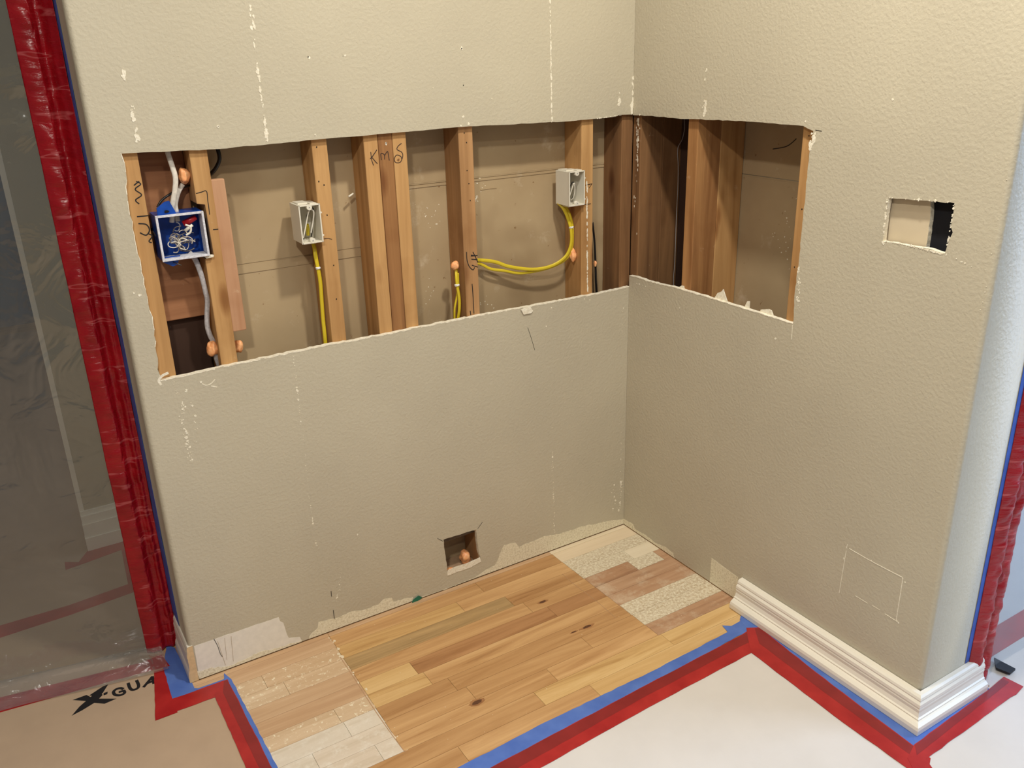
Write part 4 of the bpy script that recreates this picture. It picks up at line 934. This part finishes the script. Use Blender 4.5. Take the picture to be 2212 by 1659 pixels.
# printed letters on the kraft paper
mb = MB()
zt = .0012
for P in ([(-1.7917, 0.0453), (-1.6968, 0.1180), (-1.7140, 0.1294), (-1.6968, 0.1180), (-1.6928, 0.1132), (-1.7413, 0.0635), (-1.7615, 0.0560)],):
    pass
mb.prism([[(-1.7848, 0.1070), (-1.7505, 0.1078), (-1.7356, 0.0808), (-1.6840, 0.0467), (-1.7144, 0.0436), (-1.7369, 0.0626), (-1.7678, 0.0499), (-1.7942, 0.0429), (-1.7722, 0.0693), (-1.7547, 0.0829)]], PF, zt+.0002, zt-.0001, 0, 0)
mb.prism([[(-1.7444, 0.1016), (-1.7084, 0.1191), (-1.6941, 0.1207), (-1.7123, 0.0911), (-1.7269, 0.0857)]], PF, zt+.0002, zt-.0001, 0, 0)
mb.prism([[(-1.7501, 0.0840), (-1.7208, 0.1141), (-1.7134, 0.0832), (-1.7345, 0.0632)]], PF, zt+.0003, zt-.0001, 0, 0)
mb.prism([[(-1.7102, 0.0897), (-1.6998, 0.0893), (-1.7023, 0.0801), (-1.7116, 0.0798)]], PF, zt+.0002, zt-.0001, 0, 0)
def letter(ch, quad):
    """stroke letters mapped on a floor quad: quad = (bottom-left, bottom-right, top-left)"""
    o, rx, ty = [Vector((q[0], q[1])) for q in quad]; ux = rx-o; uy = ty-o
    G = {'G': [[(.92,.78),(.75,.97),(.4,.97),(.10,.72),(.10,.28),(.4,.03),(.75,.05),(.92,.22),(.92,.48)], [(.92,.48),(.58,.48)]],
         'U': [[(.10,1.0),(.10,.35),(.28,.04),(.70,.04),(.90,.35),(.90,1.0)]],
         'A': [[(.02,0),(.5,1.0)], [(.5,1.0),(.98,0)], [(.2,.33),(.8,.33)]],
         'R': [[(.1,0),(.1,1)], [(.1,.97),(.6,.97),(.88,.78),(.6,.5),(.1,.5)], [(.5,.5),(.92,0)]],
         'D': [[(.1,0),(.1,1)], [(.1,.97),(.5,.97),(.88,.7),(.88,.3),(.5,.03),(.1,.03)]]}
    for P in G[ch]:
        stroke(mb, PF, [tuple(o+ux*x+uy*y) for (x, y) in P], .0085, zt+.0002, zt-.0001)
letter('G', ((-1.6871, 0.0572), (-1.6585, 0.0533), (-1.6904, 0.0896)))
letter('U', ((-1.6484, 0.0575), (-1.6212, 0.0569), (-1.6497, 0.0934)))
letter('A', ((-1.6131, 0.0559), (-1.5866, 0.0561), (-1.5995, 0.0848)))
mb.build('printed_letters', 'black', left_paper, label='black printed letters')

zr = .0014
RT = 'red_floor'
flat('blue_tape', [(-1.5237, 0.2062), (-1.5055, 0.1815), (-1.4981, -0.0269), (-1.4900, -0.0344), (-1.4209, -0.0359), (-1.4127, -0.0141), (-1.4113, -0.0378), (-1.4173, -0.0606), (-1.5037, -0.0514), (-1.5600, -0.0459), (-1.5559, 0.0948)], .0012, .0016, 'blue_floor', 'wide blue tape corner on the floor at the foot of the back wall left end', 'tape', step=.02, amp=.0010)
flat('blue_tape', [(-1.4144, -0.0108), (-1.4037, -0.0473), (-1.3879, -0.7242), (-1.4046, -0.7133), (-1.4237, -0.0564)], .0012, .0017, 'blue_floor', 'thin blue tape edge slanting down beside the left bare boards', 'tape', step=.02, amp=.0012)
flat('red_tape', [(-1.5775, 0.1045), (-1.5521, 0.1015), (-1.5578, -0.0411), (-1.5570, -0.0995), (-1.6123, -0.0991)], .0018, .0023, RT, 'short red floor tape strip right of the printed letters', 'tape', step=.02, amp=.0010)
flat('red_tape', [(-1.5997, -0.0385), (-1.5585, -0.0385), (-1.5051, -0.0418), (-1.4224, -0.0417), (-1.4301, -0.1001), (-1.4610, -0.0966), (-1.5569, -0.0935), (-1.6117, -0.0955)], .0019, .0026, RT, 'red floor tape strip running toward the left bare boards', 'tape', step=.02, amp=.0010)
rt_ = flat('red_tape', [(-1.4276, -0.0426), (-1.4128, -0.0435), (-1.4021, -0.7150), (-1.4589, -0.6780), (-1.4598, -0.0868)], .0022, .0029, RT, 'red floor tape strip leading down out of frame at lower left', 'tape', step=.02, amp=.0010)
mb = MB(); mb.prism([jag([(-1.4234, -0.0455), (-1.4144, -0.0447), (-1.4029, -0.7144), (-1.4280, -0.6981), (-1.4375, -0.0908)], .03, .0006, True)], PF, .0032, .0032-.0002, 0, 0); mb.build('overlap_band', 'red_over_blue', rt_, label='darker band of red tape over blue tape')
# foreground strips
flat('blue_tape', [(-1.46,-.690), (-1.0315, -0.6667), (-0.7727, -0.6568), (-0.4399, -0.6578), (-0.2676, -0.6533), (-0.1335, -0.6479), (-0.1252, -0.6171), (-0.1045, -0.6336), (-0.0457, -0.6277), (-0.0360, -0.6768), (-0.0680, -0.7071), (-0.1119, -0.6777), (-0.9747, -0.7225), (-1.46,-.72)], .0012, .0017, 'blue_floor', 'blue tape band along the front edge of the exposed oak boards', 'tape', step=.02, amp=.0012)
flat('blue_tape', [(-.028,-.600), (-.028,-1.195), (-0.0836, -1.2180), (-0.0905, -1.2029), (-0.0805, -0.6834), (-0.0635, -0.6265)], .0012, .0018, 'blue_floor', 'blue tape strip along the bottom of the right wall baseboard', 'tape', step=.03, amp=.0010)
flat('blue_tape', [(-.04,-1.180), (TB+.045,-1.175), (0.2593, -1.1997), (-0.0722, -1.2113)], .0012, .0020, 'blue_floor', 'blue tape strip under the baseboard at the end of the right wall', 'tape', step=.03, amp=.0008)
rt_ = flat('red_tape', [(-1.47,-.713), (-0.9676, -0.7103), (-0.4685, -0.6918), (-0.1150, -0.6808), (-0.0634, -0.6741), (-0.0442, -0.7025), (-0.0896, -0.7622), (-0.1446, -0.7521), (-0.5262, -0.7603), (-0.8656, -0.7755), (-1.47,-.795)], .0022, .0028, RT, 'long red floor tape strip along the white paper edge in the foreground', 'tape', step=.03, amp=.0008)
mb = MB(); mb.prism([jag([(-1.465,-.7135), (-0.9666, -0.7109), (-0.4697, -0.6932), (-0.1165, -0.6823), (-0.0666, -0.6772), (-0.0976, -0.7175), (-0.1293, -0.7162), (-0.4962, -0.7246), (-0.9123, -0.7466), (-1.465,-.755)], .03, .0006, True)], PF, .00295, .00295-.0002, 0, 0); mb.build('overlap_band', 'red_over_blue', rt_, label='darker band of red tape over blue tape')
rt_ = flat('red_tape', [(-0.0767, -0.6652), (-0.0441, -0.6845), (-0.0673, -0.9663), (-0.0800, -1.2204), (-0.0812, -1.2579), (-0.1522, -1.2944), (-0.1557, -1.0386), (-0.1468, -0.7507)], .0024, .0031, RT, 'red floor tape strip parallel to the right wall baseboard', 'tape', step=.03, amp=.0008)
mb = MB(); mb.prism([jag([(-0.0584, -0.6801), (-0.0462, -0.6883), (-0.0702, -0.9687), (-0.0835, -1.2217), (-0.1119, -1.2378), (-0.1083, -0.9999), (-0.0990, -0.7364)], .03, .0006, True)], PF, .00325, .00325-.0002, 0, 0); mb.build('overlap_band', 'red_over_blue', rt_, label='darker band of red tape over blue tape')
rt_ = flat('red_tape', [(-0.0741, -1.2101), (0.2412, -1.1981), (0.3331, -1.1908), (0.3386, -1.2396), (0.2950, -1.2463), (0.2734, -1.2443), (-0.0928, -1.2537), (-0.1055, -1.2792), (-0.1578, -1.2746), (-0.1263, -1.2283)], .0026, .0036, RT, 'red floor tape strip around the end of the right wall', 'tape', step=.03, amp=.0012)
mb = MB(); mb.prism([jag([(-0.0758, -1.2125), (0.2379, -1.2001), (0.3231, -1.1929), (0.3243, -1.2109), (-0.1006, -1.2348)], .03, .0006, True)], PF, .0039, .0039-.0002, 0, 0); mb.build('overlap_band', 'red_over_blue', rt_, label='darker band of red tape over blue tape')
# tape seen on the floor through the left plastic sheet
flat('red_tape', [(-2.0077, 0.5213), (-2.0059, 0.5926), (-1.7405, 0.5874), (-1.5449, 0.6082), (-1.5408, 0.5492), (-1.7469, 0.5286)], .0013, .0018, RT, 'faint red floor tape line slanting behind the left plastic sheet', 'tape')
flat('red_tape', [(-1.7240, 0.8716), (-1.6837, 0.8443), (-1.6468, 0.9074), (-1.4921, 0.9212), (-1.4941, 0.8548), (-1.6570, 0.8262), (-1.7270, 0.8159)], .0013, .0018, RT, 'faint red tape at the foot of the far wall behind the left plastic', 'tape')
flat('red_tape', [(-1.5457, 0.8569), (-1.5090, 0.8576), (-1.5341, 0.5882), (-1.5649, 0.5902)], .0013, .0019, RT, 'faint short red floor tape cross piece behind the left plastic', 'tape')

# ------------------------------------------------------------------ plastic sheets and their tape
def sheet(name, x0, x1, z0, z1, yfun, mat, nx, nz, label, to=lambda x,y,z:(x,y,z)):
    mb = MB(); V = []; F = []
    for i in range(nx+1):
        for j in range(nz+1):
            x = x0+(x1-x0)*i/nx; z = z0+(z1-z0)*j/nz
            V.append(to(x, yfun(x, z), z))
    for i in range(nx):
        for j in range(nz): F.append((i*(nz+1)+j, (i+1)*(nz+1)+j, (i+1)*(nz+1)+j+1, i*(nz+1)+j+1))
    mb.add(V, F, 0, True)
    return mb.build(name, mat, origin=to((x0+x1)/2, yfun((x0+x1)/2, z0), z0), fix=False, label=label, cat='plastic sheet')
PY = .200
def wr(x, z):
    f = noise.noise(Vector((x*2.2, z*1.1, 1.3)))*.014 + noise.noise(Vector((x*7+z*3, z*4, 5)))*.006
    up = max(0, z-1.25)*1.6
    f += up*(abs(noise.noise(Vector((x*10, z*9, 9))))*.035 + abs(noise.noise(Vector((x*26+z*8, z*20, 3))))*.012)
    edge = min(1, max(0, (-1.52-x)/.05)); return PY + .004 + max(0, -1.56-x)*.20 + f*edge
S1 = sheet('plastic_sheet', -3.4, -1.495, .012, ZT-.02, wr, 'plastic', 170, 190, 'clear plastic dust barrier hanging at the left behind the red tape')
# turned-out flap on the floor
mb = MB(); V = []; F = []; nx = 120; nv = 12
for i in range(nx+1):
    x = -3.4 + (1.86)*i/nx
    for j in range(nv+1):
        v = j/nv; y = PY+.004 + max(0, -1.56-x)*.20 - v*.118
        z = .012*(1-v)**2 + .0035 + .010*abs(noise.noise(Vector((x*5, v*3.5, 2)))) + .0045*math.exp(-((v-.15)/.12)**2)*2
        V.append((x, y, z))
for i in range(nx):
    for j in range(nv): F.append((i*(nv+1)+j, (i+1)*(nv+1)+j, (i+1)*(nv+1)+j+1, i*(nv+1)+j+1))
mb.add(V, F, 0, True); mb.build('floor_flap', 'flap', S1, fix=False, label='glossy turned-out bottom flap')
flat('red_tape', [(-3.4,.524), (-1.9503, 0.2271), (-1.60,.165), (-1.545,.170), (-1.535,.105), (-1.5531, 0.1092), (-1.6926, 0.1308), (-1.9535, 0.1623), (-3.4,.462)], .0013, .0022, RT, 'red floor tape under the shiny plastic flap at lower left', 'tape')

def tape_band(name, cross, z0, z1, nz, mat, label, amp=.004, seed=0, dirn=(0,-1), thick=.0006, taper=0):
    """upright strip: cross = list of (x, y); wrinkled along the height"""
    mb = MB(); P = spline([Vector((c[0], c[1], 0)) for c in cross], 6); n = len(P); V = []; F = []
    for j in range(nz+1):
        z = z0+(z1-z0)*j/nz
        for i, p in enumerate(P):
            u = i/(n-1)
            w = abs(noise.noise(Vector((u*3+seed, z*26, seed*2.3))))*amp*1.6 + noise.noise(Vector((u*5, z*70, seed)))*amp*.35
            w *= math.sin(math.pi*min(1, max(0, u)))**.5 if 0 < u < 1 else 0
            w *= min(1, .15+abs(u-.5)*5)
            e = noise.noise(Vector((z*9, seed, i*.01)))*.0015
            ty = taper*max(0, u-.62)/.38*min(1, max(0, (1.75-z)/1.5))
            V.append((p.x + dirn[0]*w + e, p.y + dirn[1]*w + ty, z))
    for j in range(nz):
        for i in range(n-1): F.append((j*n+i, j*n+i+1, (j+1)*n+i+1, (j+1)*n+i))
    mb.add(V, F, 0, True)
    o = mb.build(name, mat, origin=(cross[0][0], cross[0][1], z0), fix=False, label=label, cat='tape')
    sd = o.modifiers.new('solid', 'SOLIDIFY'); sd.thickness = thick; sd.offset = 1
    return o
xe = WX-BR
tape_band('red_tape', [(-1.578,PY-.002), (-1.560,PY-.010), (-1.542,PY-.014), (-1.536,PY-.012), (-1.527,PY-.004), (-1.517,PY-.006), (-1.508,PY-.028), (-1.500,PY-.040), (xe-.0022,PY-.058)], .004, ZT-.02, 900, 'red_tape', 'tall glossy wrinkled red tape seaming the plastic sheet to the left wall end', .006, 3, taper=.050)
tape_band('blue_tape', [(xe-.0008,PY+.002), (xe-.0010,PY-.030), (xe-.0010,PY-.060), (xe-.0008,PY-.092)], .115, ZT-.02, 200, 'blue_tape', 'tall blue tape strip beside the red tape on the left wall end', .0004, 8)

# right side barrier
PX = BY-BR
tape_band('blue_tape', [(TB-.030,PX-.0008), (TB-.012,PX-.0011), (TB-.004,PX-.0013), (TB+.006, PX+.003)], .095, ZT-.02, 200, 'blue_tape', 'tall blue tape strip on the far edge of the right wall end', .0004, 18)
tape_band('red_tape', [(TB-.014,PX-.0022), (TB+.004,PX-.012), (TB+.020,PX-.015), (TB+.032,PX-.008), (TB+.040,PX-.002), (TB+.054,PX-.008), (TB+.072,PX-.010), (TB+.090,PX+.002)], .004, ZT-.02, 900, 'red_tape', 'tall glossy wrinkled red tape at the right frame edge', .006, 13)
sheet('plastic_sheet', TB+.03, 2.4, .010, ZT-.02, lambda x, z: PX+.004+noise.noise(Vector((x*2.5, z*1.5, 8)))*.012*min(1, (x-TB-.03)/.1), 'plastic_cool', 90, 90, 'clear plastic dust barrier at the right frame edge lit by daylight')
flat('red_tape', [(TB+.05,PX+.035), (2.3,PX+.035), (2.3,PX+.105), (TB+.05,PX+.105)], .0013, .0022, RT, 'red floor tape behind the right plastic sheet', 'tape')
mb = MB(); mb.prism([[(0.3748, -1.1377), (0.3784, -1.1945), (0.3486, -1.1967), (0.3394, -1.1641)]], PF, .012, .006); mb.build('plastic_corner', 'black', origin=(0.3531, -1.1737, 0.0080), label='small black flap on the floor at the foot of the right red tape', cat='plastic scrap')
# bright wall of the daylit room at the right
MB().box((3.3,-1.0,0),(3.4,4.2,ZT)).build('wall_daylit_room', simple('pale_far_wall', C(222,228,236), .7), kind='structure')

# repeats share a group
GROUPS = {'wall_stud': 'studs exposed in the wall cut-outs', 'foam_blob': 'orange foam blobs in the wall cavity', 'cable_clip': 'white clips on the yellow cables',
          'yellow_cable': 'yellow cables in the back wall', 'white_cable': 'white cables into the blue box', 'black_cable': 'black cables in the back wall',
          'outlet_box': 'ivory outlet boxes', 'wood_block': 'blocking between the studs', 'red_tape': 'strips of red tape', 'blue_tape': 'strips of blue tape',
          'plastic_sheet': 'plastic dust barriers', 'floor_paper': 'floor protection sheets', 'paper_scrap': 'torn scraps on the cut edge', 'sill_plate': 'sill plates inside the walls'}
for o in list(S.objects):
    k = o.name.split('.')[0]
    if o.parent is None and k in GROUPS and 'label' in o: o['group'] = GROUPS[k]
